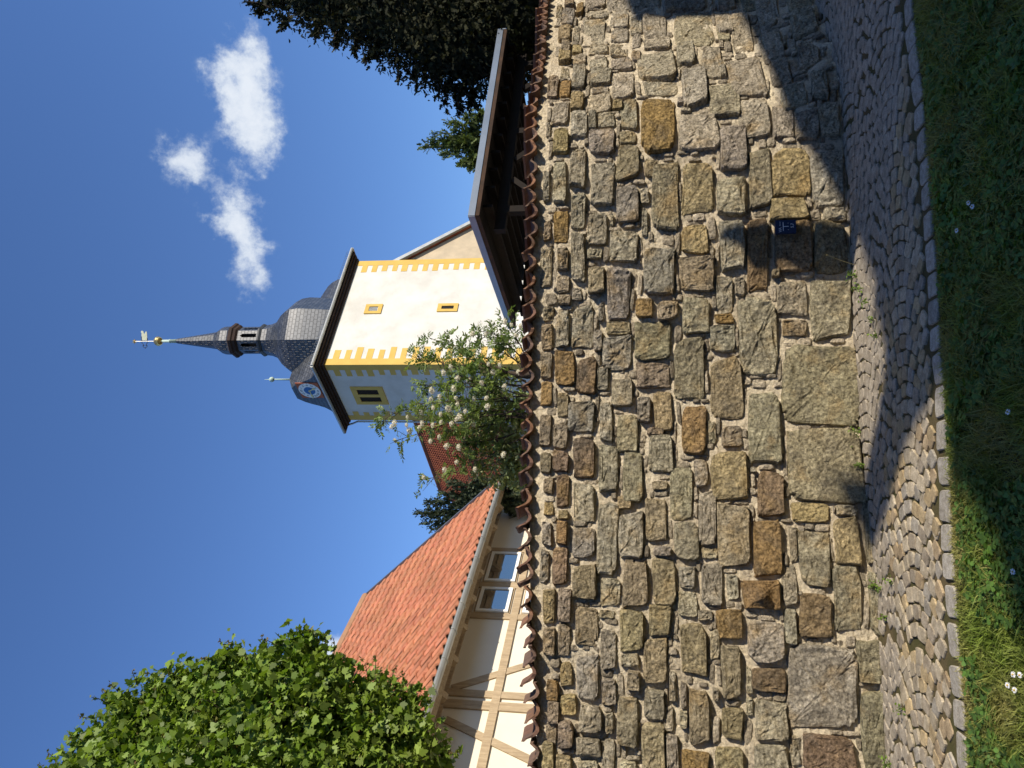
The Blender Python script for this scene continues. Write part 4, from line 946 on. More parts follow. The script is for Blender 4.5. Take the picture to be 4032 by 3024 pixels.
fascia(cp(LR, -.02, ZT), cp(LR, LL, ZT), ZT - .12, ZT + .055, 0.02, 'zinc_fascia', M_ZINC)
for i in range(11):
    a = 0.35 + (LR - .6) * i / 10; b = MB(); b.box(cp(a, 0.22, ZT - .26), cp(a, LL - .1, 0) - cp(a, .22, 0), dr * .07, UZ * .155); part(b, 'joist', M_DARKWOOD, car)
for c in (0.55, LL - .5):
    b = MB(); b.box(cp(0.1, c, ZT - .44), cp(LR - .1, c, 0) - cp(.1, c, 0), dl * .14, UZ * .18); part(b, 'main_beam', M_DARKWOOD, car)
for a in (0.5, 2.5, 4.5):
    for c in (0.55, LL - .5):
        b = MB(); b.box(cp(a, c, ZB), dr * .14, dl * .14, UZ * (ZT - .44 - ZB)); part(b, 'post', M_DARKWOOD, car)
        for sg in (-1, 1):
            if 0 < a + sg * .75 < LR:
                b = MB(); b.beam(cp(a + .07, c + .02, ZT - 1.25), cp(a + .07 + sg * .75, c + .02, ZT - .46), .1, .1, dl); part(b, 'brace', M_DARKWOOD, car)
for z in (1.9, 2.3, 2.7, 3.05):
    b = MB(); b.box(cp(.4, LL - .38, z), cp(LR - .3, LL - .38, 0) - cp(.4, LL - .38, 0), dl * .03, UZ * .22); part(b, 'back_board', M_DARKWOOD, car)

# ================================================================== neighbouring house behind the viewer: its ridge and chimneys throw the long shadow
SH = np.array([math.sin(PHI), -math.cos(PHI), 0]); SP = np.array([math.cos(PHI), math.sin(PHI), 0]); TE = math.tan(EL); DD = 9.0
def sp(s, r, z): return SP * s + SH * r + UZ * z
def hsil(p): r_ = p[:2] @ SH[:2]; return p[:2] @ SP[:2], p[2] + (DD - r_) * TE
def hw(px, py, of=0.05): s_, z = wall_sz(px, py, of); return hsil(wpos(s_, z, of))
def hg(px, py): return hsil(on_ground(px, py))
Za = lambda x, y: (2400 + x * .7378, y * .7378)
Zb = lambda x, y: (2400 + x * .7378, 800 + y * .7378)
Zc = lambda x, y: (2400 + x * .7378, 1800 + y * .7378)
ridge = sorted([hw(*Za(*q), .12) for q in ((700, 80), (760, 190), (830, 330), (890, 480), (950, 620), (1060, 770), (1130, 900), (1250, 1110))] + [hg(*Zb(*q)) for q in ((1430, 480), (1500, 720), (1740, 1000), (1800, 1050), (1850, 1600))] + [hg(*Zc(*q)) for q in ((1930, 300), (2000, 400), (2080, 500), (2110, 600), (2212, 1000))])
rs = np.array(ridge)
nb = empty('neighbour_house', sp(2, DD, 0), 'plain house across the lawn whose chimneyed roof shades the grass', 'house')
sv = np.concatenate([[-9, -3, 1.0], rs[:, 0], [8.12]]); hv = np.concatenate([[rs[0, 1]] * 3, rs[:, 1], [rs[-1, 1]]])
V = []; F = []
for s_, h in zip(sv, hv): V += [sp(s_, DD, h), sp(s_, DD - 3.4, h - 3.6), sp(s_, DD + 3.4, h - 3.6)]
for i in range(len(sv) - 1):
    a = 3 * i; F += [(a, a + 3, a + 4, a + 1), (a, a + 2, a + 5, a + 3)]
kid(mobj('roof', V, F, M_NAVE), nb)
b = MB(); b.box(sp(-8.8, DD - 3.2, 0), SP * 16.8, SH * 6.4, UZ * (hv.min() - 3.7)); part(b, 'wall', M_FAC, nb)
hx = hw(*Za(120, 60))[1]; sx_ = hw(*Za(600, 60))[0]
b = MB(); b.box(sp(sx_, DD - .05, 1.0), SP * 9, SH * 5, UZ * (hx - 1.0)); part(b, 'taller_wing', M_FAC, nb)
# dark block added out of view behind the viewer to cut skylight
sky_block = empty('skylight_blocker', (-9.0, -7.5, 0), 'tall dark unseen block added across the lawn to cut skylight', 'sky_block')
b = MB(); b.box((-18.0, -13.0, 0), (18.5, 0, 0), (0, 7.5, 0), (0, 0, 7.0)); part(b, 'wall', M_SLATEPLAIN, sky_block)
b = MB(); b.add([(-18.4, -13.4, 7), (-18.4, -5.1, 7), (-18.4, -9.25, 11), (0.9, -13.4, 7), (0.9, -5.1, 7), (0.9, -9.25, 11)], [(0, 1, 2), (5, 4, 3), (1, 4, 5, 2), (0, 2, 5, 3), (0, 3, 4, 1)]); part(b, 'roof', M_SLATEPLAIN, sky_block)
# chimneys
def sil_prism(outline, nm, t=0.35, m_=M_FAC):
    n = len(outline); V = [sp(s_, DD - t / 2, h) for s_, h in outline] + [sp(s_, DD + t / 2, h) for s_, h in outline]
    kid(mobj(nm, V, [tuple(range(n)), tuple(range(2 * n - 1, n - 1, -1))] + [(i, (i + 1) % n, n + (i + 1) % n, n + i) for i in range(n)], m_), nb)
pt = [hw(*Za(*q)) for q in ((1150, 1200), (860, 1190), (740, 1205), (650, 1225), (580, 1270), (640, 1295), (720, 1320), (750, 1380), (790, 1430), (950, 1400), (1070, 1470))]
pt = [(pt[0][0], pt[0][1] - .6)] + pt + [(pt[-1][0] - .03, pt[-1][1] - .9)]
RN = 3.0; pt = [(a_, h_ - (DD - RN) * TE) for a_, h_ in pt]; sm = sum(q[0] for q in pt) / len(pt)
lp = empty('pointed_shadow_caster', sp(sm, RN, 0), 'unseen flat shape on a post added to cast the pointed shadow', 'shadow caster'); n = len(pt)  # added unseen cut-out, its outline traced back from the pointed wall shadow
V = [sp(s_, RN - .04, h) for s_, h in pt] + [sp(s_, RN + .04, h) for s_, h in pt]
kid(mobj('caster_head', V, [tuple(range(n)), tuple(range(2 * n - 1, n - 1, -1))] + [(i, (i + 1) % n, n + (i + 1) % n, n + i) for i in range(n)], M_IRON), lp)
b = MB(); b.tube([sp(sm, RN, 0), sp(sm, RN, min(q[1] for q in pt) + .1)], .045, 8); part(b, 'post', M_IRON, lp)
rt = [hg(*Zb(*q)) for q in ((1430, 480), (1470, 560), (1500, 720), (1490, 850), (1450, 1150), (1400, 1330))]
lt = [hg(*Zb(*q)) for q in ((1740, 1000), (1650, 1120), (1600, 1250), (1535, 1500))] + [hg(*Zc(*q)) for q in ((1500, 250), (1450, 380), (1420, 450))]
sil_prism([(rt[0][0], rt[0][1] - .7)] + rt + [(rt[-1][0], lt[-1][1])] + lt[::-1] + [(lt[0][0], lt[0][1] - .7)], 'chimney', 0.3)

# ================================================================== vegetation
def unit(a): return a / (np.linalg.norm(a, axis=-1, keepdims=True) + 1e-9)
def leaf_polys(P, Nn, size, shape, fold=0.15, tang=None):
    """one n-gon per leaf; shape = outline in leaf plane (x across, y along)"""
    P = np.asarray(P, float); n = len(P); Nn = unit(np.asarray(Nn, float))
    T = unit(rng.normal(size=(n, 3))) if tang is None else unit(np.asarray(tang, float))
    T = unit(T - Nn * (T * Nn).sum(1, keepdims=True)); B = np.cross(Nn, T)
    sh = np.array(shape); size = np.broadcast_to(np.asarray(size, float), (n,))
    V = P[:, None, :] + size[:, None, None] * (B[:, None, :] * sh[None, :, 0, None] + T[:, None, :] * sh[None, :, 1, None] - Nn[:, None, :] * (fold * np.abs(sh[None, :, 0, None]) + 0.12 * (sh[None, :, 1, None]) ** 2))
    return V.reshape(-1, 3)
MAPLE = [(0, -.1), (.28, .02), (.52, .16), (.36, .30), (.55, .55), (.25, .55), (.20, .78), (0, 1.0), (-.20, .78), (-.25, .55), (-.55, .55), (-.36, .30), (-.52, .16), (-.28, .02)]
OVAL = [(0, 0), (.24, .25), (.28, .55), (.15, .85), (0, 1.0), (-.15, .85), (-.28, .55), (-.24, .25)]
LEAFLET = [(0, 0), (.17, .3), (.16, .65), (0, 1), (-.16, .65), (-.17, .3)]
SPRAY = [(0, 0), (.12, .1), (.34, .22), (.14, .30), (.30, .52), (.10, .55), (.18, .82), (0, 1), (-.16, .78), (-.10, .52), (-.32, .45), (-.13, .28), (-.30, .2), (-.1, .1)]
NEEDLE = [(0, 0), (.05, .1), (.30, .32), (.08, .3), (.28, .58), (.07, .55), (.2, .85), (0, 1.0), (-.2, .85), (-.07, .55), (-.28, .58), (-.08, .3), (-.30, .32), (-.05, .1)]
def blob_points(blobs, dens, shell=(0.72, 1.06), keep_inside=0.0, lumpy=.22):
    """points on the shells of a union of balls; blobs = [(centre, radius)]"""
    C = np.array([b[0] for b in blobs]); Rr = np.array([b[1] for b in blobs]); PP = []; NN = []
    for i, (c, r) in enumerate(blobs):
        n = int(dens * 4 * math.pi * r * r); d = unit(rng.normal(size=(n, 3))); rad = r * rng.uniform(shell[0], shell[1], size=(n, 1))
        # lumpy surface
        lump = np.array([nz3(*(q * 3.2 + c)) for q in d * r]) ; rad *= (1 + lumpy * lump[:, None])
        p = c + d * rad
        dist = np.linalg.norm(p[:, None, :] - C[None], axis=2) / Rr[None]; dist[:, i] = 9
        ok = (dist.min(1) > 0.70) | (rng.random(n) < keep_inside)
        PP.append(p[ok]); NN.append(d[ok])
    return np.concatenate(PP), np.concatenate(NN)
def pblob(x, y, Y, rpx): return (at(x, y, Y), rpx * Y / 3000)
def branch(mb, p0, p1, r0, r1, sag=0.06, seg=6, n=6):
    p0, p1 = np.array(p0, float), np.array(p1, float); L_ = np.linalg.norm(p1 - p0); off = rng.normal(size=3) * L_ * sag
    pts = [p0 + (p1 - p0) * t + off * math.sin(math.pi * t) + rng.normal(size=3) * L_ * 0.012 * (0 < t < 1) for t in np.linspace(0, 1, seg)]
    mb.tube(pts, [r0 + (r1 - r0) * t for t in np.linspace(0, 1, seg)], n); return pts

# ---- leafy tree over the house corner
TY = 7.4
bl = [pblob(*q) for q in ((430, 3130, TY, 230), (660, 3050, TY + .1, 290), (640, 2830, TY + .2, 130), (880, 2800, TY + .1, 210), (1000, 2880, TY - .2, 270), (1180, 2660, TY, 130), (1230, 2800, TY - .1, 230),
                          (1400, 2900, TY - .1, 240), (1420, 2760, TY + .1, 100), (1570, 2820, TY, 110), (1590, 2930, TY - .1, 150), (1500, 3050, TY - .3, 230), (1150, 3050, TY - .5, 350), (800, 3200, TY - .4, 380), (250, 3120, TY + .1, 130), (1680, 3020, TY - .1, 90), (1040, 2650, TY + .1, 100), (380, 2970, TY + .1, 150), (520, 2820, TY + .2, 130), (720, 2720, TY + .1, 100), (1180, 2590, TY, 90), (900, 2620, TY + .1, 80))]
hedge = empty('maple_tree', at(1500, 3250, TY) * np.array([1, 1, 0]) + np.array([0, 0, 1.2]), 'dense leafy green tree with lobed leaves overhanging the house roof', 'tree')
bl = [(c, r * .96) for c, r in bl]; Pc, Nc = blob_points(bl, 50, (0.66, 1.05), lumpy=.36)
vis = (Pc[:, 1] < TY + 1.2); Pc, Nc = Pc[vis], Nc[vis]; kc = 13
P = np.repeat(Pc, kc, 0) + rng.normal(size=(len(Pc) * kc, 3)) * .05 + np.repeat(Nc, kc, 0) * rng.normal(size=(len(Pc) * kc, 1)) * .05; Nn = np.repeat(Nc, kc, 0)
Nl = unit(Nn * 0.35 + np.array([0.1, -0.1, 0.45]) + rng.normal(size=P.shape) * 0.75)
V = leaf_polys(P, Nl, rng.uniform(.04, .098, len(P)), MAPLE, 0.4)
kid(big_mesh('crown', V, len(MAPLE), M_LEAF_HEDGE), hedge)
P2_, N2 = blob_points([(c, r * 0.68) for c, r in bl], 130, (0.85, 1.0)); V = leaf_polys(P2_, unit(N2 + rng.normal(size=P2_.shape) * .4), rng.uniform(.10, .16, len(P2_)), MAPLE, 0.2)
kid(big_mesh('inner_foliage', V, len(MAPLE), M_LEAF_HEDGE), hedge)
sh = MB(); TV = []; TIPV = []
tips = [(150, 3010), (185, 2960), (270, 2890), (310, 2820), (360, 2745), (430, 2690), (520, 2640), (575, 2650), (660, 2640), (730, 2640), (790, 2590), (865, 2520), (895, 2525), (960, 2580), (1030, 2505), (1050, 2520), (1170, 2470), (1200, 2480), (1225, 2470), (1285, 2490), (1310, 2510), (1345, 2570), (1440, 2610), (1480, 2580), (1500, 2630), (1560, 2620), (1580, 2650), (1610, 2690), (1690, 2750), (1770, 2960), (1340, 2620), (1130, 2560), (1800, 2955)]
extra = P[rng.choice(len(P), 160, replace=False)]
tipw = [(at(x, y, TY + random.uniform(-.3, .3)), True) for x, y in tips] + [(p + np.array([0.03, -.05, random.uniform(.08, .2)]), False) for p in extra]
Cb = np.array([b_[0] for b_ in bl]); Rb = np.array([b_[1] for b_ in bl])
for tpn, edge in tipw:
    i = np.argmin(np.linalg.norm(Cb - tpn, axis=1) - Rb); base = tpn + (Cb[i] - tpn) * (min(0.3, .32 / max(np.linalg.norm(Cb[i] - tpn), .1))) - UZ * .06
    pts = branch(sh, base, tpn, 0.006, 0.003, 0.05, 5, 5)
    d = unit(tpn - base)
    for k in range(16):
        f = 0.1 + 0.9 * k / 15; p = base + (tpn - base) * f; side = unit(rng.normal(size=3)); a = p + side * 0.01
        v = leaf_polys([a], [unit(d * .5 + UZ * .4 + rng.normal(size=3) * .5)], random.uniform(.028, .055) * (1.25 - .6 * f), MAPLE, .3, [side + d * .6])
        (TIPV if f > 0.72 else TV).append(v)
_s = kid(sh.build('shoots', M_BARK), hedge); _s['kind'] = 'stuff'
kid(big_mesh('shoot_leaves', np.concatenate(TV), len(MAPLE), M_LEAF_HEDGE), hedge); kid(big_mesh('bronze_tips', np.concatenate(TIPV), len(MAPLE), M_LEAF_TIP), hedge)
tr = MB(); rt_ = np.array(hedge.location)
for c, r in bl[:14:2]: branch(tr, rt_ + UZ * 2.0, c, 0.07, 0.02, .05)
tr.tube([rt_, rt_ + UZ * 1.2 + np.array([.05, 0, 0]), rt_ + UZ * 2.4], [0.16, 0.13, 0.10], 9); kid(tr.build('trunk', M_BARK, None, True), hedge)

# ---- dark yew on the right
YY = 17.0
bl = [pblob(*q) for q in ((1090, -120, YY, 190), (1230, -90, YY - .3, 230), (1350, -60, YY - .6, 240), (1480, 0, YY - .8, 235), (1600, 20, YY - 1, 260), (1700, 80, YY - 1, 260), (1800, 130, YY - 1, 270), (1900, 150, YY - 1, 260), (1500, -250, YY, 420), (1850, -250, YY, 480), (2080, 60, YY - 1, 330), (2150, -150, YY, 330), (1040, -200, YY + .3, 190))]
yew = empty('yew_tree', np.array([at(1500, -250, YY)[0], YY, 1.2]), 'large dark evergreen yew towering beyond the carport roof', 'tree')
bl = [(c, r * .93) for c, r in bl]; P, Nn = blob_points(bl, 200, (0.5, 1.06), lumpy=.3)
Nl = unit(Nn * .6 + rng.normal(size=P.shape) * 0.7); tg = unit(Nn * .9 + np.array([-.25, -.3, -.1]) + rng.normal(size=P.shape) * .45)
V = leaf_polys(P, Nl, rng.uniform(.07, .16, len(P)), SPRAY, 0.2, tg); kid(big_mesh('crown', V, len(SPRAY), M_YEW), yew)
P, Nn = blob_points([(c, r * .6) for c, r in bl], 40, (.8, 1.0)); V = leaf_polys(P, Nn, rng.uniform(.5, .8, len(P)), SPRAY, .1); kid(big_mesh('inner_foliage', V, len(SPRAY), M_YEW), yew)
sh = MB(); VV = []
for (x0, y0, x1, y1) in ((1480, 150, 1440, 250), (1560, 180, 1570, 320), (1520, 200, 1430, 235), (1620, 230, 1640, 335), (1700, 250, 1730, 385), (1760, 300, 1820, 415), (1800, 330, 1860, 390), (1690, 220, 1660, 330), (1800, 330, 1805, 460), (1850, 330, 1880, 440), (1060, 30, 960, 10), (1150, 60, 1100, 120), (1260, 80, 1240, 155), (1330, 120, 1320, 190), (1400, 150, 1400, 215), (1880, 380, 1800, 455), (1750, 330, 1760, 440), (1040, 40, 1010, 50)):
    a, c_ = at(x0, y0, YY - 1), at(x1, y1, YY - 1.2); branch(sh, a, c_, .02, .006, .06)
    for k in range(46):
        f = random.uniform(0.1, 1.0); p = a + (c_ - a) * f; side = unit(rng.normal(size=3)); d = unit(c_ - a)
        VV.append(leaf_polys([p], [unit(rng.normal(size=3))], random.uniform(.10, .22) * (1.2 - .6 * f), SPRAY, .2, [d * .8 + side]))
_s = kid(sh.build('twigs', M_BARK), yew); _s['kind'] = 'stuff'; kid(big_mesh('hanging_sprays', np.concatenate(VV), len(SPRAY), M_YEW), yew)
tr = MB(); p = np.array(yew.location); tr.tube([p, p + UZ * 3, p + UZ * 7, p + UZ * 10], [.4, .33, .2, .06], 10); kid(tr.build('trunk', M_BARK, None, True), yew)

def conifer(name, label, base, tipsY, m_, scale, group=None):
    t = empty(name, base, label, 'tree', group); sh = MB(); VV = []
    for (x0, y0, x1, y1, Y, n) in tipsY:
        a, c_ = at(x0, y0, Y), at(x1, y1, Y - .3); branch(sh, a, c_, .03, .008, .05); d = unit(c_ - a)
        for k in range(int(n * 2.6)):
            f = random.uniform(0.02, 1.0); p = a + (c_ - a) * f + rng.normal(size=3) * scale * (.6 - .4 * f); side = unit(rng.normal(size=3))
            VV.append(leaf_polys([p], [unit(rng.normal(size=3))], scale * random.uniform(.6, 1.2) * (1.25 - .6 * f), NEEDLE, .15, [d * .9 + side * .8 + UZ * .2]))
    _s = kid(sh.build('branches', M_BARK), t); _s['kind'] = 'stuff'; kid(big_mesh('crown', np.concatenate(VV), len(NEEDLE), m_), t)
    tr = MB(); p = np.array(base, float); top = max((at(q[2], q[3], q[4]) for q in tipsY), key=lambda v: v[2])
    tr.tube([p, (p + top) / 2 + np.array([.1, .2, 0]), top], [.25, .14, .03], 8); kid(tr.build('trunk', M_BARK), t); return t
SY = 24.0
conifer('spruce_tree', 'dark blue green spruce between the orange roof and the church nave', (at(1900, 2010, SY)[0], SY + .5, 1.2),
        [(1960, 2020, 1642, 2022, SY, 150), (1980, 2040, 1660, 2060, SY, 120), (1960, 2060, 1700, 2085, SY, 110), (1950, 2000, 1680, 1975, SY, 120), (1960, 1980, 1740, 1945, SY, 130), (1990, 1960, 1770, 1900, SY, 130), (2000, 1930, 1860, 1890, SY, 110), (2000, 1940, 1850, 1930, SY, 140), (1990, 1990, 1790, 1990, SY, 160), (2000, 2020, 1760, 2040, SY, 160), (2050, 2000, 1880, 2010, SY, 150), (2060, 1960, 1930, 1960, SY, 150), (2080, 1930, 1960, 1900, SY, 150), (2090, 1980, 1960, 1960, SY - 8, 150), (2095, 1900, 2000, 1880, SY - 8, 130)], M_SPRUCE, 0.24)
LY = 24.0
conifer('larch_tree', 'soft green larch crown rising behind the carport roof', (at(1900, 570, LY)[0], LY + .5, 1.2),
        [(1900, 560, 1655, 580, LY, 90), (1890, 540, 1700, 530, LY, 70), (1890, 580, 1740, 610, LY, 80), (1900, 600, 1810, 650, LY, 70), (1900, 520, 1760, 480, LY, 60), (1900, 500, 1830, 460, LY, 60), (1900, 620, 1850, 665, LY, 60), (1910, 470, 1880, 455, LY, 50), (1890, 560, 1780, 560, LY, 80), (1860, 560, 1690, 560, LY, 70)], M_LARCH, 0.22)

# ---- rowan with cream blossom
RY = 8.3
rb = at(2100, 1500, RY); rowan = empty('rowan_tree', (rb[0], rb[1], 1.2), 'sparse rowan with cream blossom clusters in front of the white tower', 'tree')
z3_ = lambda x, y: (1400 + x * .3617, 1500 + y * .3617)
z2_ = lambda x, y: (1200 + x / 2.212, 800 + y / 2.212)
br = MB(); LV = []
mains = [((2070, 1500), (1660, 1420)), ((2080, 1490), (1610, 1395)), ((2060, 1480), (1690, 1330)), ((2050, 1450), (1860, 1300)), ((2075, 1520), (1620, 1520)), ((2080, 1560), (1630, 1590)), ((2085, 1580), (1480, 1680)), ((2085, 1600), (1560, 1735)), ((2085, 1560), (1780, 1470)), ((2090, 1650), (1690, 1640)), ((2085, 1640), (1800, 1560)),
         ((2090, 1700), (1670, 1885)), ((2080, 1540), (1750, 1540)), ((2060, 1420), (1930, 1300)), ((2070, 1400), (1990, 1270)), ((2085, 1620), (1710, 1700)), ((2090, 1680), (1760, 1760)), ((2070, 1480), (1820, 1400)), ((2080, 1510), (1880, 1420)), ((2080, 1600), (1870, 1530)), ((2090, 1640), (1860, 1620)), ((2070, 1450), (1960, 1380))]
def pinnate(p, d, L_, out):
    d = unit(np.array(d, float)); up = unit(np.cross(np.cross(d, UZ), d) + rng.normal(size=3) * .6); sd = np.cross(d, up); k = 5
    for i in range(k + 1):
        f = 0.25 + 0.75 * i / k
        for s_ in ((-1, 1) if i < k else (0,)):
            q = p + d * L_ * f - UZ * 0.03 * f * f; tg = d * (0.55 if s_ else 1) + sd * s_ * .9
            out.append(leaf_polys([q], [up + rng.normal(size=3) * .2], L_ * random.uniform(.30, .44), LEAFLET, .1, [tg]))
for (x0, y0), (x1, y1) in mains:
    dy = random.uniform(-.5, .5); a = at(x0, y0, RY + dy * .3); c_ = at(x1, y1, RY + dy); pts = branch(br, a, c_, .009, .003, .05, 8, 5); L_ = np.linalg.norm(c_ - a)
    nlf = int(18 + 26 * L_)
    for k in range(nlf):
        f = random.uniform(.22, 1.0) ** 0.8; i = min(int(f * 7), 6); p = pts[i] + (pts[i + 1] - pts[i]) * (f * 7 - i)
        if random.random() < .5 and f < .95:
            q = p + unit(rng.normal(size=3) + UZ * .4) * random.uniform(.05, .22); br.tube([p, q], [.004, .002], 4); p = q
        pinnate(p, unit(c_ - a) * .5 + rng.normal(size=3) * .6, random.uniform(.09, .15), LV)
_s = kid(br.build('branches', M_BARK), rowan); _s['kind'] = 'stuff'; kid(big_mesh('crown', np.concatenate(LV), len(LEAFLET), M_LEAF_ROWAN), rowan)
tr = MB(); tr.tube([(rb[0] - .1, rb[1], 1.2), (rb[0], rb[1], 2.0), at(2040, 1480, RY)], [.06, .05, .02], 8); tr.tube([at(2100, 1470, RY - .4), at(2060, 1475, RY - .3), at(1990, 1465, RY - .2), at(1950, 1440, RY - .2)], [.035, .03, .015, .006], 7); kid(tr.build('trunk', M_BARK, None, True), rowan)
fl = [z3_(*q) for q in ((825, 110), (1070, 80), (820, 200), (845, 290), (1090, 185), (915, 170), (1290, 190), (1425, 185), (1435, 280), (720, 340), (565, 395), (425, 460), (390, 500), (555, 480), (585, 540), (725, 460), (695, 510), (840, 480), (930, 450), (1045, 465), (1135, 390), (1100, 415), (925, 365), (1195, 330), (1110, 250), (1010, 300), (815, 655), (430, 645), (990, 710), (1125, 720), (910, 610), (1100, 885), (740, 1050), (970, 965), (1280, 470), (1380, 30), (1620, 60), (1300, 960), (1610, 800))]
fl += [z2_(*q) for q in ((1745, 1030), (1800, 1060), (1880, 1070), (1460, 1140), (1580, 1140), (1270, 1425), (1300, 1610), (1105, 1630), (1430, 1540), (1330, 1525), (1540, 1560), (1700, 1410), (1210, 1475), (1640, 1470), (1840, 1150), (1790, 1240), (1600, 1400), (1860, 1470))]
FLM = []
for k in range(4):
    n = 130; d = unit(rng.normal(size=(n, 3)) + np.array([0, 0, .35])); p = d * rng.uniform(.6, 1.0, (n, 1)) * np.array([.05, .05, .034]) + rng.normal(size=(n, 3)) * .005
    o = big_mesh('flower_cluster', leaf_polys(p, d + rng.normal(size=(n, 3)) * .4, rng.uniform(.010, .017, n), [(0, -.5), (.4, -.3), (.5, .1), (.2, .5), (-.3, .5), (-.5, 0), (-.35, -.4)], .1), 7, M_PETAL)
    FLM.append(o.data); bpy.data.objects.remove(o)
for i, (x, y) in enumerate(fl):
    o = bpy.data.objects.new('flower_cluster', FLM[i % 4]); COL.objects.link(o); kid(o, rowan); sc_ = random.uniform(.5, .82) * (1.0 if x > 1500 else .7)
    o.matrix_basis = Matrix.Translation(Vector(at(x, y, RY + random.uniform(-.75, -.1)))) @ Matrix.Rotation(random.uniform(-.6, .6), 4, 'X') @ Matrix.Rotation(random.uniform(-.6, .6), 4, 'Y') @ Matrix.Scale(sc_, 4)

# ---- broad-leaved shrub below it
HY = 8.7
bl = [pblob(*q) for q in ((1990, 1740, HY, 95), (1930, 1700, HY, 70), (1870, 1740, HY, 60), (2010, 1830, HY, 70), (1890, 1840, HY, 45), (2030, 1650, HY, 70), (2060, 1570, HY, 60), (1960, 1620, HY, 50), (2060, 1900, HY, 50), (1960, 1890, HY, 40), (2060, 1780, HY, 60), (1950, 1560, HY + .2, 50))]
shrub = empty('apple_shrub', (at(2000, 1750, HY)[0], HY, 1.2), 'dense pale green shrub of oval leaves rising over the coping tiles', 'shrub')
P, Nn = blob_points(bl, 1000, (.25, 1.25), lumpy=.4); Nl = unit(Nn * .5 + np.array([.2, -.2, .5]) + rng.normal(size=P.shape) * .7)
kid(big_mesh('crown', leaf_polys(P, Nl, rng.uniform(.035, .07, len(P)), OVAL, .25), len(OVAL), M_LEAF_SHRUB), shrub)
br = MB(); p0 = np.array(shrub.location)
for c, r in bl: branch(br, p0 + rng.normal(size=3) * np.array([.15, .1, 0]), c + UZ * r * .7, .014, .004, .06)
kid(br.build('stems', M_BARK), shrub)
# dark hedge that closes the yard under the spruce
DY = 12.5
bl = [pblob(*q) for q in ((2090, 1900, DY, 60), (2070, 1820, DY, 60), (2110, 1750, DY, 50), (2070, 1960, DY + 4.5, 60), (2000, 1900, DY + 5, 45))]
dk = empty('dark_evergreen_shrub', (at(2080, 1860, DY)[0], DY, 1.2), 'dark evergreen shrub between the rowan and the half-timbered house', 'shrub')
P, Nn = blob_points(bl, 160, (.4, 1.1)); kid(big_mesh('crown', leaf_polys(P, unit(Nn + rng.normal(size=P.shape) * .6), rng.uniform(.10, .2, len(P)), SPRAY, .2), len(SPRAY), M_SPRUCE), dk)

# ================================================================== lawn growth
def kerb_y(x): return np.interp(x, KC[:, 0], KC[:, 1])
n = 85000
gx = rng.uniform(-3.2, 3.4, n); gy = kerb_y(gx) - rng.random(n) ** 1.15 * 1.55 + 0.0; d_k = kerb_y(gx) - gy
ok = (gy > 2.95) & (np.abs(gx) < gy * 0.56 + .25); gx, gy, d_k = gx[ok], gy[ok], d_k[ok]; n = len(gx)
pn = np.array([nz3(a * 3.0, b_ * 3.0, 0.3) for a, b_ in zip(gx, gy)])
h = rng.uniform(.016, .05, n) * (0.55 + 1.1 * np.clip(d_k / .35, 0, 1)) * (1 + .6 * pn); lean = rng.normal(size=(n, 2)) * h[:, None] * 1.0
w = rng.uniform(.0016, .0040, n); ang = rng.uniform(0, math.pi, n); wx, wy = np.cos(ang) * w, np.sin(ang) * w
base = np.stack([gx, gy, np.zeros(n)], 1)
A = base + np.stack([wx, wy, np.zeros(n)], 1); Bq = base - np.stack([wx, wy, np.zeros(n)], 1)
mid1 = base + np.stack([lean[:, 0] * .45 + wx * .8, lean[:, 1] * .45 + wy * .8, h * .65], 1); mid2 = base + np.stack([lean[:, 0] * .45 - wx * .8, lean[:, 1] * .45 - wy * .8, h * .65], 1); tip = base + np.stack([lean[:, 0], lean[:, 1], h], 1)
V = np.stack([A, mid1, tip, mid2, Bq], 1).reshape(-1, 3)
o = big_mesh('grass', V, 5, M_GRASS); o['kind'] = 'stuff'; tag(o, 'short mown grass on the lawn along the kerb stones', 'grass')
n = 22000; gx = rng.uniform(-3.0, 3.2, n); gy = kerb_y(gx) - .12 - rng.random(n) * 1.4
pn = np.array([nz3(a * 2.1 + 7, b_ * 2.1, 0.8) for a, b_ in zip(gx, gy)]); ok = (pn > -0.22) & (gy > 2.95) & (rng.random(n) < np.clip((kerb_y(gx) - gy) / .4, .1, 1)); gx, gy = gx[ok], gy[ok]; n = len(gx)
hz = rng.uniform(.022, .06, n); VV = []; c_ = np.stack([gx, gy, hz], 1); nr = unit(rng.normal(size=(n, 3)) * .35 + UZ); a0 = rng.uniform(0, 6.28, n)
for k in range(3):
    a = a0 + 2.1 * k; VV.append(leaf_polys(c_, nr, rng.uniform(.012, .030, n), [(0, 0), (.35, .3), (.45, .75), (.15, 1), (-.15, 1), (-.45, .75), (-.35, .3)], .15, np.stack([np.cos(a), np.sin(a), np.zeros(n)], 1)))
o = big_mesh('clover', np.concatenate(VV), 7, M_CLOVER); o['kind'] = 'stuff'; tag(o, 'clover and small broad leaves growing through the lawn', 'clover')
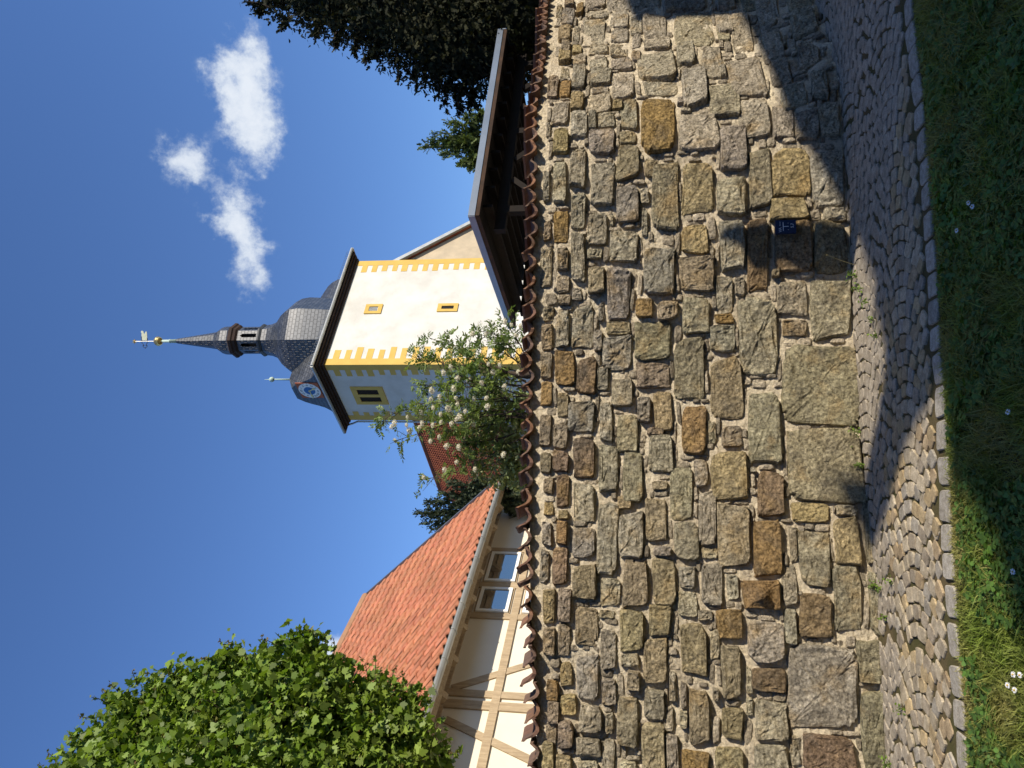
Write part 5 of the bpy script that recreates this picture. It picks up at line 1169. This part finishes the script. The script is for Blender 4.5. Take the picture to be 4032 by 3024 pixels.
# daisies
for i, (x, y) in enumerate(((3813, 798), (3827, 813), (3766, 907), (3967, 1622), (3987, 2251), (3988, 2656), (4014, 2658), (3967, 2698), (3993, 2717))):
    p = on_ground(x, y, .06); t = empty('daisy', (p[0], p[1], 0), 'small white daisy standing in the lawn', 'daisy', 'daisies in the lawn')
    b = MB(); b.tube([(p[0] + .01, p[1] + .01, 0), (p[0], p[1], .058)], .0012, 5); part(b, 'stem', M_WEED, t)
    npet = 18; aa = np.linspace(0, 6.28, npet, endpoint=False); c0_ = np.tile(p, (npet, 1)); kid(big_mesh('petals', leaf_polys(c0_, np.tile([0.1, -.35, .93], (npet, 1)) + rng.normal(size=(npet, 3)) * .12, .0125, [(0, .2), (.16, .5), (.14, 1), (-.14, 1), (-.16, .5)], .05, np.stack([np.cos(aa), np.sin(aa), .3 * np.ones(npet)], 1)), 5, M_PETALW), t)
    b = MB(); b.lathe(p, [(.004, p[2] - .001), (.0042, p[2] + .002), (.002, p[2] + .0045)], 8); part(b, 'flower_centre', M_YELLOW, t)
# weeds at the wall foot and between the cobbles
weeds = [((3390, 1700), .11, 46, 'on the cobbles at the joint of the two largest stones'), ((3385, 1780), .16, 70, 'spreading up the mossy boulder at the wall foot'), ((3405, 1830), .09, 40, ''), ((3375, 1090), .08, 30, ''), ((3395, 1135), .07, 26, ''), ((3420, 1190), .05, 18, ''),
         ((3370, 2750), .13, 60, ''), ((3360, 2830), .16, 80, ''), ((3375, 2900), .13, 60, ''), ((3385, 2960), .10, 50, ''), ((3455, 2300), .07, 30, ''), ((3515, 2290), .06, 24, ''), ((3470, 2320), .05, 18, ''), ((3490, 2430), .05, 18, ''), ((3555, 2790), .06, 22, ''), ((3510, 3005), .08, 36, ''), ((3440, 1260), .05, 16, ''), ((3455, 1320), .045, 14, '')]
WEEDLAB = ['small green weed in the joint between the two largest wall boulders', 'bushy green weed climbing the foot of the lower mossy boulder', 'low green weed on the cobbles beside the bushy boulder weed', 'leafy weed at the wall foot right beside the dry stalk', 'tiny green weed on sunlit cobbles between the dry stalk and the boulders', 'tiny green weed on sunlit cobbles between the dry stalk and the boulders', 'trailing green weed under the large pale grey boulder', 'trailing green weed under the large pale grey boulder', 'trailing green weed under the large pale grey boulder', 'trailing green weed under the large pale grey boulder', 'tiny weed between lit cobbles beside the brown foot stones', 'tiny weed between lit cobbles beside the brown foot stones', 'tiny weed between lit cobbles beside the brown foot stones', 'tiny weed between lit cobbles beside the brown foot stones', 'tiny weed between lit cobbles beside the brown foot stones', 'tiny weed between lit cobbles beside the brown foot stones', 'tiny green weed on sunlit cobbles between the dry stalk and the boulders', 'tiny green weed on sunlit cobbles between the dry stalk and the boulders']
for wi, ((x, y), hh, nl, lab) in enumerate(weeds):
    p = on_ground(x, y, .015)
    t = empty('weed', (p[0], p[1], .01), WEEDLAB[wi], 'weed', 'weeds along the wall foot')
    b = MB(); pts = []
    for k in range(5):
        q = p + np.array([random.uniform(-.5, .5) * hh, random.uniform(-.5, .1) * hh, hh * random.uniform(.5, 1)]); b.tube([p, (p + q) / 2 + UZ * .01, q], [.0018, .0014, .001], 4); pts.append(q)
    part(b, 'stems', M_WEED, t)
    f = rng.random((nl, 1)); qq = np.array([pts[i % 5] for i in range(nl)]); pos = p + (qq - p) * (.25 + .75 * f) + rng.normal(size=(nl, 3)) * .012
    kid(big_mesh('leaves', leaf_polys(pos, unit(rng.normal(size=(nl, 3)) * .6 + np.array([.1, -.4, .7])), rng.uniform(.012, .024, nl), OVAL, .2), len(OVAL), M_WEED), t)
# dry stalk leaning against the wall foot
p = on_ground(3372, 1045); q = at(3257, 1004, p[1] - .02)
t = empty('dry_stalk', p, 'thin dry stalk with a seed head leaning over the wall foot', 'stalk')
b = MB(); b.tube([p, (p + q) / 2 + UZ * .012, q], [.002, .0016, .0012], 5); part(b, 'stem', M_STRAW, t)
b = MB(); b.lathe(q, [(.002, q[2] - .004), (.0065, q[2]), (.006, q[2] + .004), (.002, q[2] + .008)], 8); part(b, 'seed_head', M_STRAW, t)
